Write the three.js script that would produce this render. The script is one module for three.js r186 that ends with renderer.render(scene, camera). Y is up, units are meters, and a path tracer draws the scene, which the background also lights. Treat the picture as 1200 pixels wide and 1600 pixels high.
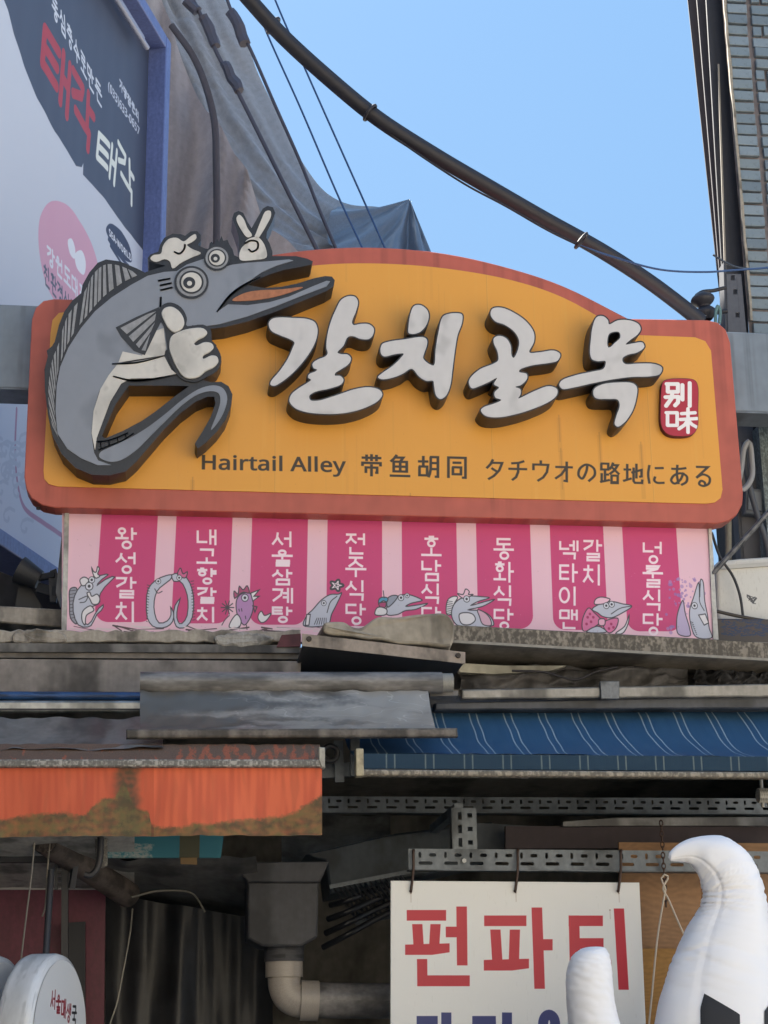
import * as THREE from 'three';
import { mergeGeometries } from 'three/addons/utils/BufferGeometryUtils.js';
import { ImprovedNoise } from 'three/addons/math/ImprovedNoise.js';
import { RoundedBoxGeometry } from 'three/addons/geometries/RoundedBoxGeometry.js';

// ---------- camera, sky, sun, exposure ----------
const scene = new THREE.Scene();
const camera = new THREE.PerspectiveCamera(33.0, 0.75, 0.05, 2000);
camera.position.set(0, 1.6, 8.5);
camera.rotation.set(0.3052, -0.1241, -0.0131, 'YXZ');
camera.updateMatrixWorld(true);
const renderer = new THREE.WebGLRenderer({ antialias: true });
renderer.toneMapping = THREE.LinearToneMapping;
renderer.toneMappingExposure = 5.6;
renderer.shadowMap.enabled = true;
const SUN = new THREE.Vector3(-0.42, 0.85, -0.5).normalize();
{ // clear blue sky: paler towards the horizon and around the sun
  const W = 256, H = 128, d = new Float32Array(W * H * 4);
  for (let j = 0; j < H; j++) for (let i = 0; i < W; i++) {
    const up = ((j + 0.5) / H - 0.5) * Math.PI, az = ((i + 0.5) / W - 0.5) * 2 * Math.PI;
    const y = Math.sin(up), x = Math.cos(az) * Math.cos(up), z = Math.sin(az) * Math.cos(up);
    const h = Math.max(0, y), c = x * SUN.x + y * SUN.y + z * SUN.z;
    const t = Math.pow(1 - h, 2.2), g = Math.pow(Math.max(0, c), 6) * 0.05 + Math.pow(Math.max(0, c), 60) * 0.2;
    const o = (j * W + i) * 4;
    d[o] = 0.046 + 0.037 * t + g; d[o + 1] = 0.094 + 0.032 * t + g * 0.95; d[o + 2] = 0.17 + 0.006 * t + g * 0.8; d[o + 3] = 1;
  }
  const t = new THREE.DataTexture(d, W, H, THREE.RGBAFormat, THREE.FloatType);
  t.mapping = THREE.EquirectangularReflectionMapping; t.magFilter = THREE.LinearFilter; t.minFilter = THREE.LinearFilter; t.needsUpdate = true;
  scene.background = t; scene.environment = t;
}
const sun = new THREE.DirectionalLight(new THREE.Color(1, 0.95, 0.86), 5);
sun.position.copy(SUN).multiplyScalar(40); sun.target.position.set(0, 3, 0);
sun.castShadow = true; sun.shadow.mapSize.set(2048, 2048);
Object.assign(sun.shadow.camera, { left: -25, right: 25, top: 25, bottom: -25, near: 1, far: 90 });
scene.add(sun, sun.target);

// ---------- helpers ----------
let seed = 20240611;
const rnd = () => { seed = (seed + 0x6d2b79f5) | 0; let t = Math.imul(seed ^ (seed >>> 15), 1 | seed); t = (t + Math.imul(t ^ (t >>> 7), 61 | t)) ^ t; return ((t ^ (t >>> 14)) >>> 0) / 4294967296; };
const rr = (a, b) => a + (b - a) * rnd();
const noise3 = new ImprovedNoise();
const nz = (x, y, z = 0.37) => noise3.noise(x, y, z);
const V3 = (x, y, z) => new THREE.Vector3(x, y, z);
// survey: where a sight line measured on the 1200 x 1600 photograph meets a vertical plane of the street
const FOC = 800 / Math.tan(THREE.MathUtils.degToRad(16.5));
const ray = (u, v) => V3((u - 600) / FOC, (800 - v) / FOC, -1).applyQuaternion(camera.quaternion);
const P = (u, v, z = 0) => { const d = ray(u, v); return d.multiplyScalar((z - 8.5) / d.z).add(camera.position); };
const onPlane = (u, v, p, n) => { const d = ray(u, v); return d.multiplyScalar(p.clone().sub(camera.position).dot(n) / d.dot(n)).add(camera.position); };
const MPP = (z) => (8.5 - z) / FOC / 0.93;      // metres per photo pixel near the middle of the picture

// names
const used = new Map();
const numbered = (n) => { const k = used.get(n) ?? 0; used.set(n, k + 1); return k ? `${n}_${String(k).padStart(3, '0')}` : n; };
const things = [];
function thing(name, label, category, group) {
  const o = new THREE.Group(); o.name = numbered(name); o.userData = { label, category }; if (group) o.userData.group = group;
  scene.add(o); things.push(o); return o;
}
function part(name, geo, mat, parent) {
  const m = new THREE.Mesh(Array.isArray(geo) ? merge(geo) : geo, mat); m.name = name; m.castShadow = m.receiveShadow = true; parent.add(m); return m;
}
function solo(name, geo, mat, label, category, group) {
  const m = part(numbered(name), geo, mat, scene); m.userData = { label, category }; if (group) m.userData.group = group; return m;
}
function structure(name, geo, mat) { const m = part(numbered(name), geo, mat, scene); m.userData = { kind: 'structure' }; return m; }
function merge(list) {
  const g = list.map((x) => { const y = x.index ? x.toNonIndexed() : x; for (const k of Object.keys(y.attributes)) if (!['position', 'normal', 'uv'].includes(k)) y.deleteAttribute(k); return y; });
  return mergeGeometries(g);
}

// geometry
const shapeOf = (pts, holes = []) => { const s = new THREE.Shape(pts.map((p) => new THREE.Vector2(p.x, p.y))); for (const h of holes) s.holes.push(new THREE.Path(h.map((p) => new THREE.Vector2(p.x, p.y)))); return s; };
// prism: outline on plane z (front face), going back by depth
function prism(pts, z, depth, { holes = [], bevel = 0, seg = 1, raw = false } = {}) {
  const conv = (l) => (raw ? l.map(([x, y]) => V3(x, y, z)) : l.map(([u, v]) => P(u, v, z)));
  const g = new THREE.ExtrudeGeometry(shapeOf(conv(pts), holes.map(conv)), { depth: depth - 2 * bevel, bevelEnabled: bevel > 0, bevelThickness: bevel, bevelSize: bevel, bevelOffset: -bevel, bevelSegments: seg, curveSegments: 1 });
  g.translate(0, 0, z - depth + bevel); return g;
}
const rect = (u0, v0, u1, v1) => [[u0, v0], [u1, v0], [u1, v1], [u0, v1]];
function box(x0, y0, z0, x1, y1, z1, r = 0) {
  const w = x1 - x0, h = y1 - y0, d = z1 - z0;
  const g = r ? new RoundedBoxGeometry(w, h, d, 2, r) : new THREE.BoxGeometry(w, h, d);
  g.translate((x0 + x1) / 2, (y0 + y1) / 2, (z0 + z1) / 2);
  const p = g.attributes.position, n = g.attributes.normal, uv = g.attributes.uv;
  for (let i = 0; i < p.count; i++) {
    const ax = Math.abs(n.getX(i)), ay = Math.abs(n.getY(i)), az = Math.abs(n.getZ(i));
    if (az >= ax && az >= ay) uv.setXY(i, p.getX(i), p.getY(i)); else if (ax >= ay) uv.setXY(i, p.getZ(i), p.getY(i)); else uv.setXY(i, p.getX(i), p.getZ(i));
  }
  return g;
}
function smooth(pts, n, closed = false) { // Catmull-Rom through photo points
  const c = new THREE.CatmullRomCurve3(pts.map(([u, v]) => V3(u, v, 0)), closed, 'centripetal');
  const l = c.getPoints(n); if (closed) l.pop(); return l.map((p) => [p.x, p.y]);
}
function offset(pts, d) { // grow a closed outline (photo pixels); orientation independent
  let a = 0; const n = pts.length; for (let i = 0; i < n; i++) { const [x, y] = pts[i], [X, Y] = pts[(i + 1) % n]; a += x * Y - X * y; }
  const s = a > 0 ? 1 : -1;
  return pts.map((p, i) => {
    const q = pts[(i + n - 1) % n], r = pts[(i + 1) % n];
    let ax = p[0] - q[0], ay = p[1] - q[1], bx = r[0] - p[0], by = r[1] - p[1]; const la = Math.hypot(ax, ay) || 1, lb = Math.hypot(bx, by) || 1; ax /= la; ay /= la; bx /= lb; by /= lb;
    let nx = (ay + by) * s, ny = -(ax + bx) * s; const l = Math.hypot(nx, ny) || 1; nx /= l; ny /= l;
    const k = Math.min(1.6, 1 / Math.max(0.3, nx * ay * s - ny * ax * s)); return [p[0] + nx * d * k, p[1] + ny * d * k];
  });
}
// raised printed line along photo points on plane z
function ribbon(pts, wpx, z, { closed = false, n = 0, taper = false } = {}) {
  const l = (n ? smooth(pts, n, closed) : pts).map(([u, v]) => P(u, v, z)); const m = l.length, w = wpx * MPP(z) / 2;
  const pos = [], nor = [], uv = [], idx = [];
  for (let i = 0; i < m; i++) {
    const a = closed ? l[(i + m - 1) % m] : l[Math.max(0, i - 1)], b = closed ? l[(i + 1) % m] : l[Math.min(m - 1, i + 1)];
    const t = b.clone().sub(a).normalize(), k = taper ? w * (0.25 + 0.75 * Math.sin(Math.PI * Math.min(1, 0.15 + 0.85 * i / (m - 1)))) : w;
    for (const s of [-1, 1]) { pos.push(l[i].x - t.y * k * s, l[i].y + t.x * k * s, z); nor.push(0, 0, 1); uv.push(l[i].x, l[i].y); }
  }
  for (let i = 0; i < (closed ? m : m - 1); i++) { const a = i * 2, b = ((i + 1) % m) * 2; idx.push(a, a + 1, b, b, a + 1, b + 1); }
  const g = new THREE.BufferGeometry(); g.setAttribute('position', new THREE.Float32BufferAttribute(pos, 3)); g.setAttribute('normal', new THREE.Float32BufferAttribute(nor, 3)); g.setAttribute('uv', new THREE.Float32BufferAttribute(uv, 2)); g.setIndex(idx); return g;
}
// swept round bar through world points
function tube(pts, r, { seg = 0, sides = 8, curve = true } = {}) {
  const c = curve && pts.length > 2 ? new THREE.CatmullRomCurve3(pts, false, 'centripetal') : (() => { const p = new THREE.CurvePath(); for (let i = 0; i + 1 < pts.length; i++) p.add(new THREE.LineCurve3(pts[i], pts[i + 1])); return p; })();
  return capped(new THREE.TubeGeometry(c, seg || Math.max(2, (pts.length - 1) * (curve && pts.length > 2 ? 8 : 1)), r, sides, false), c, r, sides);
}
function capped(g, c, r) {
  const caps = [0, 1].map((t) => { const d = new THREE.CircleGeometry(r, 8); d.lookAt(c.getTangentAt ? c.getTangentAt(t).multiplyScalar(t ? 1 : -1) : V3(0, 0, 1)); const p = c.getPointAt(t); d.translate(p.x, p.y, p.z); return d; });
  return merge([g, ...caps]);
}
const ptube = (pts, z, wpx, o) => tube(pts.map(([u, v, zz]) => P(u, v, zz ?? z)), wpx * MPP(z) / 2, o);
// bar of rectangular section between two points, up = world y
function bar(a, b, w, h) {
  const d = b.clone().sub(a), L = d.length(); const g = new THREE.BoxGeometry(w, h, L); const uv = g.attributes.uv, p = g.attributes.position;
  for (let i = 0; i < p.count; i++) uv.setXY(i, p.getZ(i), p.getX(i) + p.getY(i));
  const m = new THREE.Matrix4().lookAt(b, a, V3(0, 1, 0.001)); g.applyMatrix4(m); const c = a.clone().add(b).multiplyScalar(0.5); g.translate(c.x, c.y, c.z); return g;
}
function sheet(fn, nu, nv, thick = 0) {
  const pos = [], uv = [], idx = []; let U = 0;
  for (let j = 0; j <= nv; j++) for (let i = 0; i <= nu; i++) { const r = fn(i / nu, j / nv); pos.push(r.x, r.y, r.z); uv.push(r.u ?? i / nu, r.v ?? 1 - j / nv); }
  for (let j = 0; j < nv; j++) for (let i = 0; i < nu; i++) { const a = j * (nu + 1) + i, b = a + 1, c = a + nu + 1, d = c + 1; idx.push(a, c, b, b, c, d); }
  const g = new THREE.BufferGeometry(); g.setAttribute('position', new THREE.Float32BufferAttribute(pos, 3)); g.setAttribute('uv', new THREE.Float32BufferAttribute(uv, 2)); g.setIndex(idx); g.computeVertexNormals(); return g;
}
// uv of a flat face from its world rectangle
function rectUV(g, x0, y0, x1, y1) { const p = g.attributes.position, uv = g.attributes.uv; for (let i = 0; i < p.count; i++) uv.setXY(i, (p.getX(i) - x0) / (x1 - x0), (p.getY(i) - y0) / (y1 - y0)); return g; }
function roughen(g, amp, freq) { // uneven broken surface
  const p = g.attributes.position; for (let i = 0; i < p.count; i++) { const x = p.getX(i) * freq, y = p.getY(i) * freq, z = p.getZ(i) * freq; p.setXYZ(i, p.getX(i) + nz(x, y, z) * amp, p.getY(i) + nz(x + 9, y, z + 4) * amp, p.getZ(i) + nz(x, y + 7, z + 2) * amp); } g.computeVertexNormals(); return g;
}

// textures: grain and stains, uv in metres
function field(size, fn) {
  const d = new Uint8Array(size * size * 4); for (let j = 0; j < size; j++) for (let i = 0; i < size; i++) { const c = fn(i / size, j / size), o = (j * size + i) * 4; const a = Array.isArray(c) ? c : [c, c, c]; for (let k = 0; k < 3; k++) d[o + k] = Math.max(0, Math.min(255, a[k] * 255)); d[o + 3] = 255; }
  const t = new THREE.DataTexture(d, size, size); t.wrapS = t.wrapT = THREE.RepeatWrapping; t.magFilter = THREE.LinearFilter; t.minFilter = THREE.LinearMipmapLinearFilter; t.generateMipmaps = true; t.needsUpdate = true; return t;
}
// tileable fractal noise in 0..1
const tiled = (u, v, f, s = 0) => { const a = u * 2 * Math.PI, b = v * 2 * Math.PI, R = f / (2 * Math.PI); return 0.5 + 0.5 * (noise3.noise(Math.cos(a) * R + s, Math.sin(a) * R, Math.cos(b) * R + 3.1) * 0.8 + noise3.noise(Math.sin(b) * R + s, Math.cos(a) * R * 1.01 + 8, Math.sin(a) * R) * 0.8); };
const fbm = (u, v, f, s = 0, oct = 4) => { let t = 0, a = 0.5, n = 0; for (let i = 0; i < oct; i++) { t += a * tiled(u, v, f * 2 ** i, s + i * 7.3); n += a; a *= 0.55; } return t / n; };
const ss = (a, b, x) => { const t = Math.max(0, Math.min(1, (x - a) / (b - a))); return t * t * (3 - 2 * t); };
const TEX = {
  grime: field(512, (u, v) => { const a = fbm(u, v, 4, 1), b = fbm(u, v, 24, 5, 3); const s = 0.62 + 0.38 * ss(0.3, 0.62, a); return s * (0.86 + 0.28 * (b - 0.5)) + 0.06; }),
  streak: field(512, (u, v) => { const a = fbm(u, v * 0.0 + 0.3, 40, 2, 3), b = fbm(u, v, 5, 9), c = fbm(u, v, 30, 4, 2); return 0.94 - 0.12 * ss(0.5, 0.72, a) * ss(0.35, 0.65, b) - 0.12 * (c - 0.3) + 0.1 * (b - 0.5); }),
  fine: field(256, (u, v) => 0.86 + 0.28 * (fbm(u, v, 40, 3, 3) - 0.5) + 0.12 * (fbm(u, v, 6, 8, 3) - 0.5)),
  speck: field(512, (u, v) => { const a = fbm(u, v, 26, 6, 4), b = fbm(u, v, 7, 2, 3); return 0.66 + 0.34 * ss(0.4, 0.66, a) * (0.5 + b * 0.8) - 0.12 * (1 - b); }),
  stain: field(512, (u, v) => { const a = fbm(u, v, 3, 11, 3), b = fbm(u, v, 14, 5, 3), c = fbm(u, v, 50, 3, 2); return 0.97 - 0.13 * ss(0.5, 0.75, a) - 0.10 * ss(0.58, 0.75, b) + 0.05 * (c - 0.5); }),
  weave: field(256, (u, v) => 0.82 + 0.09 * Math.sin(u * 2 * Math.PI * 64) + 0.09 * Math.sin(v * 2 * Math.PI * 64) + 0.2 * (fbm(u, v, 6, 8, 3) - 0.5)),
  wood: field(512, (u, v) => { const w = fbm(u, v, 3, 4, 3), g = Math.sin((v * 34 + w * 9) * 2 * Math.PI), f = fbm(u * 0.3, v, 80, 5, 2); return 0.86 + 0.025 * g + 0.14 * (f - 0.5) + 0.12 * (w - 0.5); }),
};
for (const k of Object.keys(TEX)) TEX[k].colorSpace = THREE.SRGBColorSpace;
const bumps = {}; for (const k of Object.keys(TEX)) { bumps[k] = TEX[k].clone(); bumps[k].colorSpace = THREE.NoColorSpace; }
const texAt = (t, s) => { const c = t.clone(); c.repeat.set(1 / s, 1 / s); c.needsUpdate = true; return c; };
const cache = new Map();
// base colour in sRGB hex; grain texture of size metres
function M(color, { tex, size = 1.2, rough = 0.75, metal = 0, bump = 0, extra = {} } = {}) {
  const key = JSON.stringify([color, tex, size, rough, metal, bump, extra]); if (cache.has(key)) return cache.get(key);
  const o = { color: new THREE.Color(color), roughness: rough, metalness: metal, side: THREE.DoubleSide, ...extra };
  if (tex) { o.map = texAt(TEX[tex], size); if (bump) { o.bumpMap = texAt(bumps[tex], size); o.bumpScale = bump; } }
  const m = new THREE.MeshPhysicalMaterial(o); cache.set(key, m); return m;
}
const canvas = (w, h) => { const c = document.createElement('canvas'); c.width = w; c.height = h; return [c, c.getContext('2d')]; };
const canvasTex = (c) => { const t = new THREE.CanvasTexture(c); t.colorSpace = THREE.SRGBColorSpace; t.anisotropy = 8; return t; };
// ---------- lettering ----------
const LEAD = 'ㄱㄲㄴㄷㄸㄹㅁㅂㅃㅅㅆㅇㅈㅉㅊㅋㅌㅍㅎ', VOW = 'ㅏㅐㅑㅒㅓㅔㅕㅖㅗㅘㅙㅚㅛㅜㅝㅞㅟㅠㅡㅢㅣ', TAIL = ' ㄱㄲㄳㄴㄵㄶㄷㄹㄺㄻㄼㄽㄾㄿㅀㅁㅂㅄㅅㅆㅇㅈㅊㅋㅌㅍㅎ';
const CON = {
  ㄱ: [[[0, .06], [.93, .06], [.82, .5], [.05, 1]]], ㄴ: [[[.06, 0], [.06, .94], [1, .94]]], ㄷ: [[[1, .06], [.06, .06], [.06, .94], [1, .94]]],
  ㄹ: [[[0, .05], [.94, .05], [.94, .5], [.06, .5], [.06, .95], [1, .95]]], ㅁ: [[[.06, .05], [.94, .05], [.94, .95], [.06, .95], [.06, 0]]],
  ㅂ: [[[.06, 0], [.06, .95], [.94, .95], [.94, 0]], [[.06, .48], [.94, .48]]], ㅅ: [[[.52, 0], [.44, .5], [0, 1]], [[.5, .4], [.7, .72], [1, 1]]], ㅇ: 'o',
  ㅈ: [[[0, .06], [1, .06]], [[.52, .06], [.42, .55], [0, 1]], [[.48, .45], [.7, .75], [1, 1]]], ㅊ: [[[.5, -.06], [.5, .2]], [[0, .24], [1, .24]], [[.52, .24], [.42, .62], [0, 1]], [[.48, .56], [.7, .8], [1, 1]]],
  ㅋ: [[[0, .06], [.93, .06], [.82, .5], [.05, 1]], [[0, .46], [.85, .46]]], ㅌ: [[[1, .06], [.06, .06], [.06, .94], [1, .94]], [[.06, .5], [.95, .5]]],
  ㅍ: [[[0, .06], [1, .06]], [[0, .94], [1, .94]], [[.28, .06], [.28, .94]], [[.72, .06], [.72, .94]]], ㅎ: 'h',
};
const flatG = [[[0, .08], [.95, .08], [.92, 1]]];
const VV = { ㅏ: [[[.35, 0], [.35, 1]], [[.35, .46], [1, .46]]], ㅐ: [[[.2, 0], [.2, .96]], [[.85, 0], [.85, 1]], [[.2, .46], [.85, .46]]], ㅑ: [[[.35, 0], [.35, 1]], [[.35, .34], [1, .34]], [[.35, .6], [1, .6]]], ㅓ: [[[.75, 0], [.75, 1]], [[-.05, .46], [.75, .46]]], ㅔ: [[[.45, 0], [.45, .96]], [[.95, 0], [.95, 1]], [[-.2, .46], [.45, .46]]], ㅕ: [[[.75, 0], [.75, 1]], [[-.05, .34], [.75, .34]], [[-.05, .62], [.75, .62]]], ㅖ: [[[.45, 0], [.45, .96]], [[.95, 0], [.95, 1]], [[-.2, .34], [.45, .34]], [[-.2, .6], [.45, .6]]], ㅣ: [[[.55, 0], [.55, 1]]] };
const HV = { ㅗ: [[[0, .85], [1, .85]], [[.5, .1], [.5, .85]]], ㅛ: [[[0, .85], [1, .85]], [[.3, .1], [.3, .85]], [[.7, .1], [.7, .85]]], ㅜ: [[[0, .2], [1, .2]], [[.5, .2], [.5, 1.05]]], ㅠ: [[[0, .2], [1, .2]], [[.3, .2], [.3, 1]], [[.7, .2], [.7, 1]]], ㅡ: [[[0, .5], [1, .5]]] };
const MIX = { ㅘ: 'ㅗㅏ', ㅙ: 'ㅗㅐ', ㅚ: 'ㅗㅣ', ㅝ: 'ㅜㅓ', ㅞ: 'ㅜㅔ', ㅟ: 'ㅜㅣ', ㅢ: 'ㅡㅣ' };
// strokes of one syllable in a unit square
function syllable(ch) {
  const k = ch.charCodeAt(0) - 0xac00, out = []; if (k < 0 || k > 11171) return out;
  const L = LEAD[Math.floor(k / 588)], V = VOW[Math.floor((k % 588) / 28)], T = TAIL[k % 28];
  const put = (j, [x, y, w, h]) => {
    if (j === 'o') out.push({ c: [x + w / 2, y + h / 2, Math.min(w, h * 1.2) / 2 * .94, h / 2 * .94] });
    else if (j === 'h') { put([[[.3, .0], [.7, .0]], [[0, .2], [1, .2]]], [x, y, w, h]); out.push({ c: [x + w / 2, y + h * .68, Math.min(w * .36, h * .34), h * .3] }); }
    else for (const s of j) out.push({ l: s.map(([a, b]) => [x + a * w, y + b * h]) });
  };
  const H = T !== ' ' ? .6 : 1;
  if (VV[V]) { put(CON[L], [.03, .07 * H, .5, H * (T !== ' ' ? .72 : .78)]); put(VV[V], [.6, 0, .38, H * (T !== ' ' ? .95 : 1)]); }
  else if (HV[V]) { put(L === 'ㄱ' ? flatG : CON[L], [.16, .02, .68, H * .46]); put(HV[V], [.0, H * .5, 1, H * .46]); }
  else { const [a, b] = MIX[V]; put(CON[L], [.08, .04, .46, H * .42]); put(HV[a], [.0, H * .5, .62, H * .4]); put(VV[b], [.66, 0, .34, H]); }
  if (T !== ' ') put(T === 'ㄱ' ? flatG : CON[T], [.2, .66, .66, .33]);
  return out;
}
// draw strokes: map(x, y) places the unit square on the canvas
function ink(ctx, strokes, map, width, cap = 'butt') {
  ctx.lineWidth = width; ctx.lineCap = cap; ctx.lineJoin = cap === 'round' ? 'round' : 'miter'; ctx.miterLimit = 3;
  for (const s of strokes) {
    ctx.beginPath();
    if (s.c) { const [x, y, a, b] = s.c; for (let i = 0; i <= 28; i++) { const t = i / 28 * 2 * Math.PI, q = map(x + Math.cos(t) * a, y + Math.sin(t) * b); i ? ctx.lineTo(...q) : ctx.moveTo(...q); } ctx.closePath(); }
    else s.l.forEach((p, i) => { const q = map(...p); i ? ctx.lineTo(...q) : ctx.moveTo(...q); });
    ctx.stroke();
  }
}
const K = (s) => s.split('|').map((l) => ({ l: l.trim().split(' ').map((p) => p.split(',').map((n) => +n / 100)) }));
const curvy = (st) => st.map((s) => (s.l.length < 3 ? s : { l: smooth(s.l, s.l.length * 8) }));
const HAN = {
  带: K('6,18 94,18|28,4 28,32|50,2 50,32|72,4 72,32|10,54 10,40 90,40 90,54|25,84 25,60 75,60 75,82 66,82|50,46 50,98'),
  鱼: K('36,2 24,18 8,32|32,14 64,14 52,30|22,32 22,74 80,74 80,32 18,32|22,53 80,53|51,32 51,74|4,93 96,93'),
  胡: K('3,28 50,28|27,4 27,50|10,50 10,88 44,88 44,50 6,50|60,8 60,60 56,80 50,96|56,8 92,8 92,93 78,93|60,34 92,34|60,60 92,60'),
  同: K('12,97 12,8 88,8 88,94 72,94|30,30 70,30|32,50 32,80 68,80 68,50 28,50'),
  タ: K('42,4 30,26 10,46|36,20 86,20 72,54 46,80 18,96|34,44 68,64'), チ: K('82,8 54,17 18,20|4,45 96,45|52,18 52,58 42,82 22,97'),
  ウ: K('50,2 50,22|14,48 14,22 86,22 80,55 62,80 34,97'), オ: K('8,30 94,30|64,4 64,94 48,92|62,32 38,64 8,84'),
  の: curvy(K('53,18 46,50 27,80 10,66 15,36 48,15 84,32 88,62 58,92')),
  路: K('8,8 8,35 42,35 42,8 4,8|26,35 26,86|26,58 46,58|10,52 10,90|2,93 50,82|66,2 60,18 48,34|62,14 88,14 72,38 48,56|60,24 96,56|58,62 58,96 88,96 88,62 54,62|58,92 88,92'),
  地: K('4,32 42,32|22,6 22,78|2,85 44,72|42,46 92,32 92,62 80,64|67,4 67,72|53,22 53,84 60,92 94,92 96,76'),
  に: curvy(K('18,8 12,50 18,94|44,22 88,20|46,60 42,78 54,88 92,88')), あ: curvy(K('12,22 50,22 86,17|42,3 40,50 48,92|72,38 56,72 28,90 12,76 24,54 58,42 88,56 86,80 60,96')),
  る: K('20,10 78,10 22,60').concat(curvy(K('22,60 54,44 86,58 84,84 56,97 36,88 44,74 62,80 66,94'))),
  別: K('10,8 10,40 46,40 46,8 6,8|2,62 48,60 46,84 36,96|26,44 24,66 4,98|62,12 62,72|88,4 88,98'),
  味: K('8,18 8,70 38,70 38,18 4,18|52,22 94,18|48,46 100,42|72,2 72,99|72,48 62,68 44,84|72,48 84,66 100,78'),
};

// ---------- ground ----------
const groundMat = M('#b9b3a9', { tex: 'fine', size: 3.1, rough: 0.9 });
{ const g = new THREE.PlaneGeometry(400, 400); g.rotateX(-Math.PI / 2); const uv = g.attributes.uv; for (let i = 0; i < uv.count; i++) uv.setXY(i, uv.getX(i) * 400, uv.getY(i) * 400); structure('ground', g, groundMat); }

// sunlit building across the street: its face throws the warm light into the shade
{
  const B = thing('opposite_building', 'cream rendered building across the street facing the sign', 'building'); const wm = M('#dccfb8', { tex: 'grime', size: 3, rough: .9 });
  part('wall', box(-16, 0, 17, 18, 10.5, 23), wm, B); part('cornice', box(-16.2, 10.502, 16.8, 18.2, 10.8, 23.2), wm, B);
  for (let r = 0; r < 3; r++) for (let c = 0; c < 10; c++) { const x = -14 + c * 3.1, y = 1.2 + r * 3.2; part('window_frame', box(x, y, 16.95, x + 1.3, y + 1.5, 16.998), M('#e6e4de', { rough: .5 }), B); part('window_pane', box(x + .08, y + .08, 16.94, x + 1.22, y + 1.42, 16.949), M('#40505c', { rough: .08 }), B); }
}

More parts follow.
